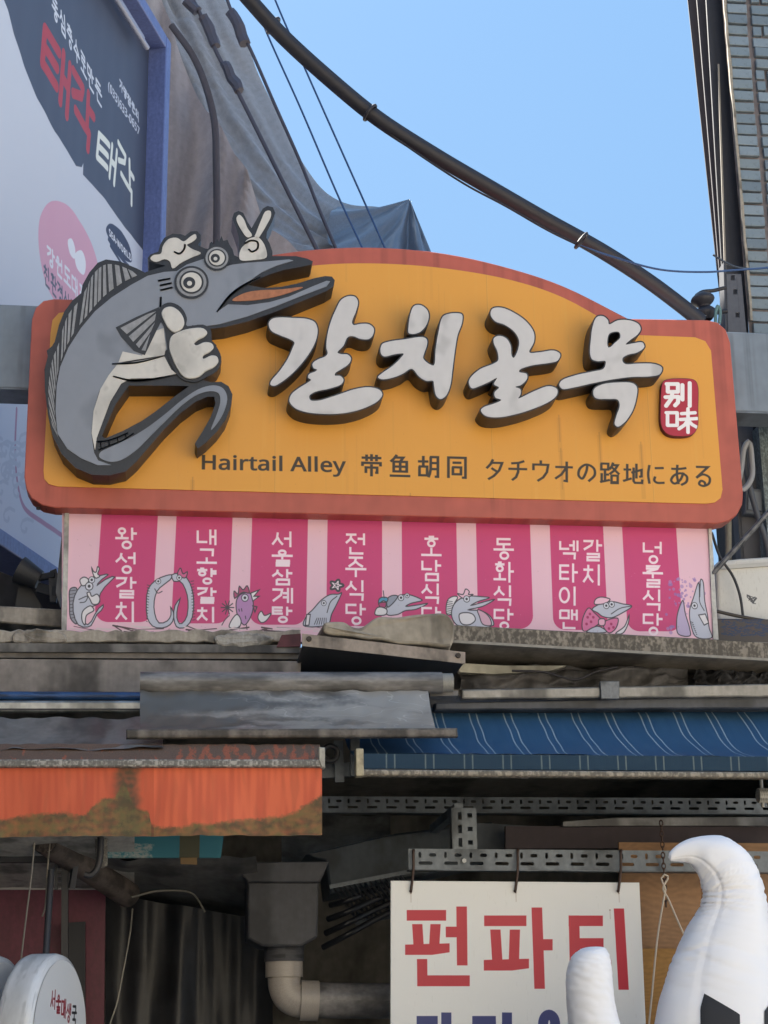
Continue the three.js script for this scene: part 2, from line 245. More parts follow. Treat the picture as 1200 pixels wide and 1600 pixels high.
// ---------- main sign ----------
const dark = M('#2f3138', { tex: 'fine', size: .5, rough: .45 });
{
  const S = thing('alley_sign', 'large orange sign with red rim, raised fish and white lettering on steel beam', 'sign');
  const arc = (a) => smooth(a, 40);
  const outer = [[49, 512], [50, 498], [56, 481], [68, 470], [84, 467], [150, 469], [190, 470], ...arc([[215, 462], [300, 430], [400, 403], [500, 389], [600, 387], [700, 397], [800, 420], [880, 447], [982, 498]]), [1105, 500], [1122, 504], [1134, 515], [1141, 535], [1161, 770], [1160, 788], [1151, 805], [1138, 814], [1120, 818], [85, 793], [66, 789], [49, 778], [41, 764], [38, 745]];
  const inner = [[79, 520], [82, 500], [92, 489], [108, 487], [190, 491], ...arc([[235, 485], [310, 455], [400, 430], [500, 414], [600, 412], [700, 420], [800, 438], [880, 465], [982, 523]]), [1086, 527], [1102, 533], [1111, 548], [1129, 765], [1126, 778], [1117, 785], [1103, 787], [90, 760], [76, 756], [69, 748], [68, 735]];
  const red = M('#c2604f', { tex: 'streak', size: 2.3, rough: .5 });
  part('sign_box', prism(outer, 0, .13, { bevel: .004 }), red, S);
  const a = P(60, 793), b = P(1140, 380); // world rectangle for the print
  const [c, x] = canvas(2048, 1024); const to = (u, v) => { const p = P(u, v, .006); return [(p.x - a.x) / (b.x - a.x) * 2048, 1024 - (p.y - a.y) / (b.y - a.y) * 1024]; };
  x.fillStyle = '#dd9a3a'; x.fillRect(0, 0, 2048, 1024);
  for (let i = 0; i < 260; i++) { // faded rain streaks and dust in the vinyl
    const X = rr(0, 2048), Y = rr(0, 1000), w = rr(1, 9), h = rr(40, 330); x.globalAlpha = rr(.02, .09); x.fillStyle = rnd() < .5 ? '#a7783c' : '#e3b46a'; x.fillRect(X, Y, w, h);
  }
  for (let i = 0; i < 1400; i++) { x.globalAlpha = rr(.03, .16); x.fillStyle = '#8a6234'; x.fillRect(rr(0, 2048), rr(0, 1024), rr(1, 3), rr(1, 3)); }
  for (const [u, v, l] of [[872, 648, 60], [875, 700, 90], [1000, 690, 95], [540, 560, 40], [935, 675, 70], [640, 770, 30], [300, 745, 30]]) { const [X, Y] = to(u, v); x.globalAlpha = .28; x.fillStyle = '#8c5a2e'; x.fillRect(X, Y, 4, l * 1.6); x.globalAlpha = .12; x.fillRect(X - 5, Y + 10, 13, l * 2); }
  for (const u of [430, 765, 1010]) { x.globalAlpha = .22; x.fillStyle = '#8a6430'; const [X] = to(u, 600); x.fillRect(X, 0, 2, 1024); x.globalAlpha = .15; x.fillStyle = '#f0c47c'; x.fillRect(X + 2, 0, 2, 1024); }
  x.globalAlpha = 1; x.strokeStyle = x.fillStyle = '#33291f';
  const put = (ch, u, v, w, h, lw) => { const sl = .0265; const m = (px, py) => to(u + px * w, v + py * h + px * w * sl); ink(x, HAN[ch], m, lw); };
  [...'带鱼胡同'].forEach((ch, i) => put(ch, 563 + i * 44.5, 708.5 + i * 1.1, 35, 36, 8));
  [...'タチウオの路地にある'].forEach((ch, i) => put(ch, 757 + i * 36, 716 + i * 1.1, 32, 34, 7.5));
  { const [X, Y] = to(312, 733), [X2] = to(540, 738), [, Y0] = to(312, 700); x.save(); x.translate(X, Y); x.rotate(-.008); x.font = '66px sans-serif'; x.textBaseline = 'alphabetic'; x.lineWidth = 2.5; x.scale((X2 - X) / x.measureText('Hairtail Alley').width, 1); x.fillText('Hairtail Alley', 0, 0); x.strokeText('Hairtail Alley', 0, 0); x.restore(); }
  const face = rectUV(prism(inner, .006, .01), a.x, a.y, b.x, b.y);
  part('face_panel', face, new THREE.MeshPhysicalMaterial({ map: canvasTex(c), roughness: .42, side: THREE.DoubleSide, bumpMap: texAt(bumps.fine, .02), bumpScale: .0006 }), S);
  for (const u of [1103, 1118, 60, 75]) { const p = P(u, u > 500 ? 818 : 793, -.06); const g = new THREE.CylinderGeometry(.011, .011, .012, 10); g.translate(p.x, p.y - .004, -.06); part('bolt', g, M('#3a3130', { rough: .5, metal: .4 }), S); }

  // raised letters
  const z3 = (l) => l.map(([a, b]) => [400 + a / 3, 380 + b / 3]), z4 = (l) => l.map(([a, b]) => [720 + a / 2.6087, 450 + b / 2.6087]);
  const G = {
    갈: [z3([[60, 375], [75, 355], [110, 348], [170, 350], [240, 355], [275, 370], [288, 400], [285, 440], [265, 490], [225, 550], [170, 610], [120, 650], [85, 668], [68, 662], [70, 648], [110, 600], [150, 540], [172, 490], [180, 465], [160, 450], [110, 430], [70, 408]]),
      z3([[435, 248], [465, 252], [478, 275], [470, 315], [450, 370], [457, 383], [490, 378], [530, 380], [552, 400], [548, 430], [530, 448], [490, 448], [455, 435], [430, 440], [410, 480], [382, 512], [400, 520], [430, 522], [445, 540], [435, 565], [400, 590], [372, 608], [370, 620], [395, 622], [410, 640], [400, 660], [340, 682], [280, 695], [250, 715], [255, 735], [290, 738], [340, 725], [400, 705], [460, 685], [530, 675], [580, 688], [592, 710], [570, 740], [500, 775], [420, 795], [320, 800], [230, 790], [180, 770], [157, 740], [165, 710], [200, 680], [240, 655], [258, 640], [245, 630], [248, 615], [280, 600], [286, 592], [270, 585], [265, 565], [290, 545], [326, 530], [336, 515], [330, 490], [335, 430], [350, 370], [375, 310], [400, 265]])],
    치: [z3([[740, 295], [770, 290], [800, 310], [810, 340], [800, 380], [770, 415], [735, 425], [716, 420], [715, 390], [722, 340]]),
      z3([[590, 475], [620, 462], [700, 450], [780, 440], [800, 450], [802, 475], [787, 520], [784, 540], [815, 568], [834, 572], [842, 500], [855, 420], [875, 345], [900, 332], [945, 328], [966, 335], [965, 375], [945, 430], [930, 520], [920, 600], [910, 670], [890, 715], [865, 730], [845, 715], [835, 670], [830, 645], [800, 645], [765, 625], [735, 590], [720, 590], [690, 610], [640, 630], [590, 637], [572, 628], [590, 610], [640, 575], [678, 538], [692, 518], [650, 520], [600, 530], [585, 515]])],
    골: [z4([[128, 85], [165, 80], [215, 100], [265, 135], [297, 180], [298, 220], [279, 262], [320, 262], [380, 255], [405, 270], [395, 295], [360, 305], [290, 315], [240, 333], [238, 342], [268, 350], [270, 370], [245, 395], [222, 403], [242, 412], [243, 435], [234, 450], [300, 420], [360, 400], [392, 412], [392, 435], [365, 460], [300, 490], [220, 515], [150, 527], [100, 520], [82, 498], [95, 485], [140, 470], [165, 456], [140, 445], [138, 425], [156, 405], [135, 392], [148, 366], [120, 380], [75, 400], [45, 408], [33, 385], [40, 365], [80, 330], [130, 310], [152, 295], [150, 260], [135, 225], [135, 205], [155, 195], [185, 205], [203, 235], [207, 275], [215, 285], [232, 255], [238, 215], [220, 180], [180, 150], [140, 135], [122, 110]])],
    목: [z4([[555, 118], [580, 115], [600, 132], [604, 148], [640, 132], [690, 132], [725, 148], [733, 168], [720, 190], [690, 212], [672, 230], [705, 225], [740, 222], [748, 240], [720, 262], [680, 272], [660, 285], [660, 300], [672, 310], [720, 308], [790, 310], [820, 325], [812, 350], [770, 360], [700, 362], [620, 372], [540, 387], [460, 405], [415, 411], [402, 396], [410, 378], [470, 355], [540, 340], [583, 328], [590, 298], [560, 298], [535, 290], [527, 265], [530, 215], [538, 155]]),
      z4([[545, 410], [580, 392], [640, 385], [700, 388], [718, 405], [715, 450], [700, 500], [670, 545], [640, 565], [628, 555], [635, 520], [648, 480], [640, 455], [600, 452], [550, 448], [540, 430]])],
  };
  const hole = z4([[610, 188], [642, 183], [646, 200], [626, 220], [604, 238], [602, 210]]);
  const white = M('#cdc9c8', { tex: 'stain', size: 2.6, rough: .4 });
  for (const ch of Object.keys(G)) {
    const body = [], face = [];
    G[ch].forEach((poly, i) => {
      const s = smooth(poly, poly.length * 4, true), h = ch === '목' && i === 0 ? [smooth(hole, 24, true)] : [];
      body.push(prism(offset(s, 2.1), .15, .145, { holes: h })); face.push(prism(s, .153, .012, { holes: h.map((q) => offset(q, 1.6)) }));
    });
    const L = part('letter', body, dark, S); part('letter_face', face, white, L);
  }

  // red seal plaque
  const seal = smooth([[1036, 596], [1046, 592], [1065, 591], [1084, 593], [1090, 600], [1091, 640], [1090, 668], [1082, 679], [1062, 682], [1044, 679], [1034, 668], [1032, 630]], 60, true);
  const pl = part('seal_plaque', prism(seal, .04, .036), M('#5d2030', { rough: .6 }), S);
  const [sc, sx] = canvas(256, 384), s0 = P(1030, 684, .043), s1 = P(1093, 590, .043); const st = (u, v) => { const p = P(u, v, .043); return [(p.x - s0.x) / (s1.x - s0.x) * 256, 384 - (p.y - s0.y) / (s1.y - s0.y) * 384]; };
  sx.fillStyle = '#ab2138'; sx.fillRect(0, 0, 256, 384); sx.strokeStyle = '#ece6e6';
  ink(sx, HAN.別, (X, Y) => st(1039 + X * 44, 597 + Y * 38), 24, 'round'); ink(sx, HAN.味, (X, Y) => st(1039 + X * 50, 638 + Y * 38), 21, 'round');
  part('seal_face', rectUV(prism(offset(seal, -.8), .043, .004), s0.x, s0.y, s1.x, s1.y), new THREE.MeshPhysicalMaterial({ map: canvasTex(sc), roughness: .5, side: THREE.DoubleSide }), pl);

  // raised fish
  const f = (l) => l.map(([a, b]) => [40 + a / 2.3077, 300 + b / 2.3077]);
  const sil = f([[440, 238], [450, 225], [478, 215], [485, 190], [500, 165], [530, 150], [560, 152], [575, 158], [595, 142], [618, 140], [632, 155], [632, 175], [622, 192], [645, 203], [660, 206], [664, 185], [671, 179], [680, 191], [690, 168], [698, 181], [706, 158], [713, 176], [728, 172], [735, 190], [746, 206], [752, 228], [771, 236], [770, 195], [768, 160], [755, 120], [745, 95], [752, 75], [768, 68], [785, 75], [800, 108], [815, 130], [835, 95], [855, 60], [872, 50], [892, 55], [900, 75], [890, 105], [870, 145], [868, 165], [880, 185], [890, 215], [890, 231], [925, 231], [975, 231], [1015, 240], [1036, 250], [1031, 262], [980, 272], [930, 281], [880, 297], [830, 318], [800, 335], [860, 346], [920, 342], [980, 330], [1040, 311], [1080, 303], [1105, 305], [1115, 318], [1111, 340], [1085, 357], [1000, 392], [900, 432], [800, 467], [720, 487], [664, 494], [668, 520], [672, 537], [688, 552], [690, 575], [704, 590], [706, 612], [692, 640], [662, 662], [640, 678], [668, 686], [705, 684], [732, 700], [746, 730], [741, 770], [722, 820], [692, 862], [652, 902], [620, 926], [611, 906], [640, 860], [668, 810], [685, 762], [680, 738], [655, 738], [615, 755], [560, 796], [500, 855], [440, 925], [400, 972], [360, 1008], [300, 1022], [240, 1020], [180, 995], [130, 945], [98, 880], [80, 800], [70, 720], [68, 640], [80, 590], [76, 572], [95, 556], [105, 540], [120, 480], [140, 430], [170, 390], [200, 365], [205, 335], [230, 290], [260, 255], [290, 243], [340, 250], [400, 275], [430, 290], [470, 276], [506, 266], [470, 258], [445, 250]]);
  const hole2 = f([[372, 698], [450, 698], [540, 698], [590, 700], [540, 735], [470, 790], [420, 825], [350, 862], [288, 888], [275, 880], [292, 840], [325, 765]]);
  const F = part('fish_figure', prism(sil, .16, .155, { holes: [hole2] }), dark, S);
  const grey = M('#868b96', { tex: 'stain', size: 2.9, rough: .42 }), light = M('#a3a3a6', { tex: 'fine', size: .9, rough: .42 }), cream = M('#d0cbc4', { tex: 'stain', size: 1.1, rough: .42 }), orange = M('#bf7a52', { tex: 'fine', size: .7, rough: .45 });
  const Z = .1625, up = .0016; let lay = 0;
  const skin = (name, pts, mat, n = 0, level = 1) => part(name, prism(n ? smooth(f(pts), n, true) : f(pts), Z + up * level, .004), mat, F);
  const line = (pts, w, level, o) => ribbon(f(pts), w, Z + up * level + .0012, o);
  part('body_skin', [prism(f([[115, 870], [108, 790], [112, 700], [125, 630], [155, 560], [200, 490], [250, 430], [310, 380], [380, 335], [440, 302], [500, 288], [545, 285], [580, 262], [645, 240], [700, 275], [745, 262], [800, 255], [870, 250], [950, 243], [965, 247], [905, 265], [850, 290], [800, 325], [750, 360], [712, 405], [690, 432], [730, 405], [800, 408], [880, 397], [950, 377], [1030, 342], [1085, 320], [1098, 322], [1085, 340], [1000, 372], [900, 412], [800, 448], [700, 476], [640, 485], [600, 480], [520, 560], [480, 590], [400, 600], [330, 620], [300, 660], [265, 720], [245, 790], [237, 870], [247, 940], [262, 968], [310, 985], [260, 985], [200, 960], [150, 925]]), Z + up, .004),
    prism(smooth(f([[268, 940], [300, 922], [360, 895], [430, 855], [500, 803], [570, 745], [630, 708], [680, 697], [712, 708], [727, 740], [716, 790], [692, 832], [668, 858], [690, 800], [702, 755], [697, 727], [670, 718], [620, 730], [560, 772], [500, 830], [440, 890], [400, 930], [340, 968], [300, 972], [266, 955]]), 90, true), Z + up, .004)], grey, F);
  part('belly', [prism(f([[330, 622], [420, 607], [500, 592], [525, 640], [545, 656], [460, 671], [380, 672], [345, 690], [305, 755], [277, 830], [257, 885], [250, 930], [238, 870], [245, 790], [270, 710], [300, 660]]), Z + 2 * up, .004), prism(f([[350, 575], [420, 590], [470, 500], [498, 490], [506, 560], [500, 588], [335, 614]]), Z + 2 * up, .004)], cream, F);
  for (const g of [line([[312, 620], [400, 615], [505, 590]], 3, 3, { n: 12, taper: true }), line([[315, 664], [380, 679], [460, 674], [545, 657]], 3.4, 3, { n: 12, taper: true }), line([[690, 432], [740, 370], [800, 328], [850, 305]], 3.6, 3, { n: 12, taper: true }), line([[478, 320], [522, 312]], 3, 3), line([[484, 337], [527, 328]], 3, 3), line([[486, 354], [530, 344]], 3, 3), line([[488, 378], [486, 415]], 3, 3), line([[258, 900], [300, 895], [370, 868]], 1.8, 3, { n: 10 }), line([[262, 930], [300, 915], [350, 895], [390, 870]], 1.6, 3, { n: 10 }), line([[270, 900], [272, 922]], 1.3, 3), line([[300, 893], [302, 914]], 1.3, 3), line([[330, 884], [334, 902]], 1.3, 3), line([[360, 873], [364, 890]], 1.3, 3)]) part('outline_stroke', g, dark, F);
  { // dorsal fin: pale cells between dark rays
    const O = smooth(f([[385, 285], [340, 266], [295, 260], [268, 272], [240, 302], [222, 342], [190, 395], [155, 440], [135, 490], [118, 550], [98, 600], [88, 650], [82, 720], [86, 790], [100, 860]]), 120), I = smooth(f([[402, 300], [350, 325], [300, 360], [265, 392], [235, 428], [205, 465], [175, 505], [150, 550], [130, 600], [116, 650], [108, 700], [103, 750], [106, 810], [116, 880], [120, 890]]), 120);
    const cells = []; const N = 25; for (let i = 0; i < N; i++) { const a = Math.floor(i / N * 120), b = Math.floor((i + .66) / N * 120); if (i === 10 || i === 15) continue; cells.push(prism([O[a], O[b], I[b], I[a]], Z + up, .004)); }
    part('dorsal_fin', cells, light, F);
  }
  const pec = part('pectoral_fin', prism(f([[325, 488], [400, 450], [480, 415], [497, 450], [472, 500], [430, 588], [390, 572], [345, 522]]), Z + 3 * up, .004), dark, F);
  for (const w of [[[342, 490], [440, 440], [470, 430], [365, 512]], [[372, 520], [470, 438], [466, 462], [388, 540]], [[398, 549], [466, 470], [452, 502], [409, 562]], [[418, 570], [449, 512], [432, 572]]]) part('fin_ray', prism(f(w), Z + 4 * up, .003), light, F);
  const outlined = (name, polys, mat, lw, n, lev) => { part(name, polys.map((p) => prism(smooth(f(p), n, true), Z + up * lev, .004)), mat, F); part(name + '_outline', polys.map((p) => ribbon(f(p), lw, Z + up * lev + .0012, { closed: true, n })), dark, F); };
  skin('hand_ground', [[478, 440], [488, 412], [520, 398], [560, 415], [582, 455], [580, 482], [640, 478], [668, 498], [672, 537], [690, 560], [706, 600], [690, 645], [650, 668], [610, 685], [560, 672], [520, 610], [508, 540], [500, 490]], dark, 60, 5);
  part('thumbs_up_hand', [[[490, 435], [500, 418], [525, 412], [550, 425], [568, 450], [572, 475], [560, 495], [535, 505], [515, 490], [500, 465]], [[525, 520], [560, 500], [600, 490], [640, 490], [655, 505], [645, 520], [625, 530], [608, 545], [615, 552], [645, 540], [672, 545], [678, 560], [665, 575], [640, 590], [640, 600], [670, 588], [690, 592], [695, 610], [680, 630], [650, 645], [625, 665], [595, 672], [570, 665], [550, 640], [530, 600], [518, 560]]].map((p) => prism(smooth(f(p), p.length * 4, true), Z + up * 6 + .012, .016, { bevel: .006, seg: 3 })), cream, F);
  skin('chef_hat', [[450, 240], [460, 228], [488, 222], [495, 195], [515, 170], [545, 165], [570, 178], [595, 160], [612, 152], [616, 165], [600, 180], [582, 190], [600, 205], [632, 220], [600, 235], [560, 255], [530, 275], [520, 250], [500, 242], [470, 252]], cream, 70, 2);
  part('hat_fold', line([[535, 215], [555, 222], [572, 205], [575, 188]], 3, 3, { n: 14 }), dark, F);
  part('victory_hand', [[[760, 95], [770, 82], [785, 95], [800, 130], [816, 156], [800, 163], [780, 140]], [[830, 150], [850, 100], [865, 70], [882, 68], [885, 85], [868, 120], [850, 150], [838, 165], [826, 160]], [[795, 175], [835, 162], [855, 180], [868, 210], [868, 235], [820, 245], [775, 245], [770, 225], [780, 200], [790, 190]]].map((p) => prism(smooth(f(p), p.length * 4, true), Z + 2 * up, .004)), cream, F);
  part('finger_curl', line([[790, 186], [812, 175], [836, 180], [836, 204], [816, 215], [804, 205]], 3, 3, { n: 24 }), dark, F);
  skin('tongue', [[745, 390], [790, 364], [850, 354], [920, 351], [1000, 343], [960, 360], [880, 382], [800, 392]], orange, 40, 1);
  for (const [cx, cy, k] of [[598, 325, 1], [690, 237, .76]]) {
    const disc = (r, lev, ox = 0, oy = 0) => { const l = []; for (let i = 0; i < 30; i++) { const t = i / 30 * 2 * Math.PI; l.push([cx + ox * k + Math.cos(t) * r * k, cy + oy * k + Math.sin(t) * r * k * .95]); } return prism(f(l), Z + up * lev, .003); };
    const white = cream; const e = part('eye', disc(62, 7), dark, F);
    part('eye_ring', disc(54, 8), light, F); part('eye_rim', disc(44, 9), dark, F); part('eyeball', disc(37, 10), white, F); part('pupil', disc(22, 11, -8, 2), dark, F); part('glint', disc(9, 12, -7, 4), white, F);
  }
}
// ---------- striped shop banner ----------
{
  const B = thing('striped_banner_board', 'pink and magenta striped board listing restaurants below the orange sign', 'banner');
  const z = -.1; const [c, x] = canvas(2048, 420), a = P(97, 1004, z), b = P(1121, 800, z);
  const to = (u, v) => { const p = P(u, v, z); return [(p.x - a.x) / (b.x - a.x) * 2048, 420 - (p.y - a.y) / (b.y - a.y) * 420]; };
  const poly = (l, close = true) => { x.beginPath(); l.forEach((p, i) => (i ? x.lineTo(...to(...p)) : x.moveTo(...to(...p)))); if (close) x.closePath(); };
  x.fillStyle = '#e3b9c9'; x.fillRect(0, 0, 2048, 420);
  const cols = [[154, 243], [272.5, 361], [392, 480], [511, 597], [628, 714], [745, 830], [861, 945], [975, 1060]];
  x.fillStyle = '#c43d76';
  for (const [l, r] of cols) {
    const vb = 972 + (l - 154) * .0175, e = (l - 600) * .012, k = (r - 600) * .012, q = [];
    q.push([l - e, 795], [r - k, 795]); for (let i = 0; i <= 8; i++) { const t = i / 8 * Math.PI / 2; q.push([r + k - 20 + 20 * Math.cos(t), vb - 20 + 20 * Math.sin(t)]); } for (let i = 0; i <= 8; i++) { const t = Math.PI / 2 + i / 8 * Math.PI / 2; q.push([l + e + 20 + 20 * Math.cos(t), vb - 20 + 20 * Math.sin(t)]); }
    poly(q); x.fill();
  }
  // drawings: grey fish and a hen
  const draw = (l, fill, n = 40, lw = 3) => { poly(n ? smooth(l, n, true) : l); if (fill) { x.fillStyle = fill; x.fill(); } x.lineWidth = lw; x.strokeStyle = '#3c3a44'; x.stroke(); };
  const scrawl = (l, lw = 2.6, col = '#3c3a44') => { poly(smooth(l, l.length * 6), false); x.lineWidth = lw; x.strokeStyle = col; x.lineCap = 'round'; x.stroke(); };
  const eye = (u, v, r) => { const [X, Y] = to(u, v), k = 2; for (const [q, s] of [[r * 1.25, '#3c3a44'], [r, '#cfd0da'], [r * .45, '#3c3a44']]) { x.beginPath(); x.arc(X, Y, q * k, 0, 7); x.fillStyle = s; x.fill(); } };
  const F1 = '#b9bccb', F2 = '#dcd8dc', z6 = (l) => l.map(([p, q]) => [80 + p / 3, 780 + q / 3]), z7 = (l) => l.map(([p, q]) => [460 + p / 3.53, 790 + q / 3.53]), z8 = (l) => l.map(([p, q]) => [780 + p / 2.857, 800 + q / 2.857]);
  draw(z6([[90, 420], [118, 416], [112, 520], [118, 585], [92, 560], [86, 490]]), '#8d8f9c'); for (let i = 0; i < 9; i++) scrawl(z6([[88, 430 + i * 16], [116, 426 + i * 16]]), 1.6);
  draw(z6([[140, 405], [180, 370], [230, 358], [270, 350], [235, 378], [212, 405], [262, 372], [300, 360], [240, 425], [225, 460], [228, 485], [200, 500], [160, 520], [150, 555], [165, 590], [190, 570], [215, 520], [245, 495], [240, 515], [210, 545], [190, 590], [165, 600], [130, 592], [108, 550], [102, 490], [115, 440]]), F1);
  draw(z6([[148, 525], [185, 500], [200, 520], [165, 545], [158, 590], [145, 570]]), F2); draw(z6([[168, 440], [180, 435], [190, 455], [215, 445], [228, 465], [220, 490], [195, 492], [182, 470]]), F2); draw(z6([[135, 378], [155, 365], [175, 378], [165, 400], [145, 405]]), F2); draw(z6([[190, 322], [200, 340], [210, 342], [218, 316], [226, 325], [218, 350], [228, 360], [210, 370], [200, 360]]), F2); scrawl(z6([[130, 470], [170, 455], [160, 480], [135, 485]]));
  eye(80 + 178 / 3, 780 + 408 / 3, 5); eye(80 + 190 / 3, 780 + 378 / 3, 4);
  // two fish kissing in an arch
  draw(z6([[455, 420], [490, 380], [540, 358], [565, 355], [562, 372], [535, 395], [500, 425], [484, 470], [484, 530], [505, 580], [545, 570], [562, 540], [560, 505], [575, 540], [565, 580], [530, 602], [480, 598], [452, 560], [446, 490]]), F1); draw(z6([[565, 355], [605, 348], [640, 375], [662, 430], [668, 500], [655, 570], [625, 602], [590, 600], [575, 560], [580, 500], [605, 465], [592, 510], [590, 560], [605, 585], [632, 560], [642, 490], [632, 430], [605, 385], [575, 385]]), F1);
  for (let i = 0; i < 14; i++) { scrawl(z6([[462 - i * .9, 405 + i * 13], [450 - i * .3, 402 + i * 13]]), 2); scrawl(z6([[655 + i * .6, 385 + i * 14], [668 + i * .5, 383 + i * 14]]), 2); } draw(z6([[592, 352], [606, 322], [618, 350], [638, 340], [630, 368], [608, 365]]), '#c8618c', 20); eye(80 + 502 / 3, 780 + 385 / 3, 3.4); eye(80 + 600 / 3, 780 + 368 / 3, 3.4); scrawl(z6([[485, 420], [500, 440], [520, 432]]));
  // hen
  draw(z6([[870, 470], [890, 445], [930, 440], [945, 470], [945, 520], [925, 570], [905, 590], [880, 560], [868, 520]]), '#b183b4'); draw(z6([[860, 465], [858, 430], [875, 445], [882, 408], [900, 425], [918, 405], [928, 440], [900, 436], [880, 448]]), '#a5486f', 30); draw(z6([[935, 440], [975, 425], [950, 455], [975, 455], [945, 478]]), F2, 0); draw(z6([[972, 540], [985, 525], [1000, 545], [1030, 535], [1005, 572], [985, 578], [970, 560]]), F2); draw(z6([[945, 500], [965, 505], [955, 530]]), '#a5486f', 0); scrawl(z6([[880, 515], [882, 525]])); scrawl(z6([[892, 513], [894, 525]])); scrawl(z6([[910, 548], [912, 560]])); eye(80 + 908 / 3, 780 + 462 / 3, 4.6);
  draw(z6([[835, 600], [850, 560], [872, 540], [890, 570], [880, 600]]), F2); for (let i = 0; i < 10; i++) { const t = i / 10 * 6.28; scrawl(z6([[826, 508], [826 + Math.cos(t) * 30, 508 + Math.sin(t) * 32]]), 3); } scrawl(z6([[800, 590], [815, 565], [835, 545]])); scrawl(z6([[880, 595], [884, 612]])); scrawl(z6([[915, 590], [918, 610]]));
  // fish with a flower
  draw(z7([[50, 660], [70, 605], [100, 575], [150, 520], [200, 490], [245, 488], [260, 480], [235, 540], [205, 600], [190, 650], [150, 665]]), F1, 60); draw(z7([[60, 660], [68, 600], [88, 600], [80, 660]]), F2, 0); scrawl(z7([[180, 590], [200, 530], [235, 500]])); for (let i = 0; i < 6; i++) scrawl(z7([[110 + i * 13, 655], [125 + i * 10, 620]]), 2); eye(460 + 162 / 3.53, 790 + 538 / 3.53, 3.4); { const l = []; for (let i = 0; i < 40; i++) { const t = i / 40 * 6.28, r = 30 + 9 * Math.cos(5 * t); l.push([232 + Math.cos(t) * r, 440 + Math.sin(t) * r * .85]); } draw(z7(l), '#e6d7e0', 0, 6); for (let i = 0; i < 5; i++) { const t = i / 5 * 6.28; scrawl(z7([[232, 440], [232 + Math.cos(t) * 14, 440 + Math.sin(t) * 14]]), 2); } }
  // fish with a drink, fish with ribbon
  draw(z7([[510, 600], [515, 545], [560, 505], [620, 490], [690, 512], [705, 522], [640, 540], [615, 555], [680, 548], [735, 540], [670, 572], [610, 580], [570, 600]]), F1, 60); draw(z7([[515, 560], [512, 515], [540, 496], [570, 500]]), '#8c93a4'); draw(z7([[468, 515], [490, 505], [516, 512], [510, 530], [490, 525], [465, 540]]), '#4d93b5'); draw(z7([[465, 540], [505, 535], [500, 562], [480, 566]]), '#a84070'); scrawl(z7([[490, 470], [495, 510]])); draw(z7([[445, 600], [455, 565], [480, 560], [510, 575], [505, 600]]), F2); eye(460 + 588 / 3.53, 790 + 508 / 3.53, 4); eye(460 + 622 / 3.53, 790 + 496 / 3.53, 3);
  draw(z7([[842, 600], [838, 550], [850, 515], [880, 500], [900, 505], [880, 545], [868, 600]]), F2); for (let i = 0; i < 8; i++) scrawl(z7([[842, 525 + i * 10], [872, 530 + i * 10]]), 1.8); draw(z7([[868, 610], [875, 555], [905, 520], [960, 500], [1030, 502], [1075, 508], [1010, 530], [975, 550], [1050, 530], [1103, 518], [1040, 555], [960, 575], [1030, 580], [1080, 610], [1098, 660], [900, 660]]), F1, 80); draw(z7([[900, 485], [930, 490], [945, 460], [965, 475], [960, 490], [985, 490], [960, 505], [930, 512]]), '#e0b9ca', 30); draw(z7([[915, 640], [910, 600], [940, 590], [985, 600], [998, 630], [970, 655], [930, 655]]), F2); draw(z7([[1010, 575], [1050, 590], [1080, 625], [1085, 660], [1040, 655], [1020, 610]]), '#cfa6b8'); eye(460 + 950 / 3.53, 790 + 515 / 3.53, 4.2);
  // bow-tie fish
  draw(z8([[415, 435], [440, 415], [500, 400], [550, 410], [592, 420], [550, 450], [500, 472], [460, 465], [440, 450]]), F1, 50); draw(z8([[375, 530], [372, 480], [400, 428], [425, 450], [455, 485], [430, 510], [395, 530]]), '#d26f9c'); draw(z8([[470, 490], [530, 475], [520, 520], [490, 540], [465, 510]]), '#d26f9c'); draw(z8([[445, 480], [470, 478], [470, 505], [447, 505]]), '#e0a8c0', 20); draw(z8([[425, 410], [430, 390], [450, 380], [475, 382], [495, 390], [480, 405], [450, 412]]), '#e6b9cc', 30); draw(z8([[390, 535], [440, 510], [480, 535]]), F1, 20); draw(z8([[520, 542], [560, 510], [580, 460], [575, 500], [550, 542]]), F2, 20); for (const [p, q] of [[395, 470], [410, 490], [390, 500], [420, 470], [405, 455], [500, 500], [510, 515], [490, 520]]) { x.beginPath(); x.arc(...to(780 + p / 2.857, 800 + q / 2.857), 4, 0, 7); x.fillStyle = '#a52d62'; x.fill(); } eye(780 + 478 / 2.857, 800 + 418 / 2.857, 4); eye(780 + 502 / 2.857, 800 + 412 / 2.857, 4); scrawl(z8([[500, 455], [540, 430], [590, 420]]));
  // two upright fish and violet spots
  for (let i = 0; i < 130; i++) { const p = rr(745, 920), q = rr(295, 545); if (nz(p / 40, q / 40) < -.15) continue; x.beginPath(); x.arc(...to(780 + p / 2.857, 800 + q / 2.857), rr(2, 6), 0, 7); x.fillStyle = rnd() < .5 ? '#a583b8' : '#8f6fae'; x.globalAlpha = .7; x.fill(); x.globalAlpha = 1; }
  draw(z8([[800, 545], [792, 490], [800, 440], [820, 395], [830, 450], [850, 520], [852, 552]]), '#b6a6c6', 40); draw(z8([[880, 558], [855, 500], [850, 440], [868, 380], [890, 315], [895, 380], [900, 300], [908, 305], [918, 400], [930, 460], [938, 520], [950, 560]]), F1, 60); draw(z8([[890, 460], [920, 455], [935, 495], [915, 505]]), F2, 0); scrawl(z8([[898, 320], [895, 400], [915, 440]])); eye(780 + 872 / 2.857, 800 + 418 / 2.857, 4.2); for (let i = 0; i < 7; i++) scrawl(z8([[855 + i * 4, 490 + i * 9], [865 + i * 3, 494 + i * 9]]), 2);
  // restaurant names
  x.strokeStyle = '#ecd3df';
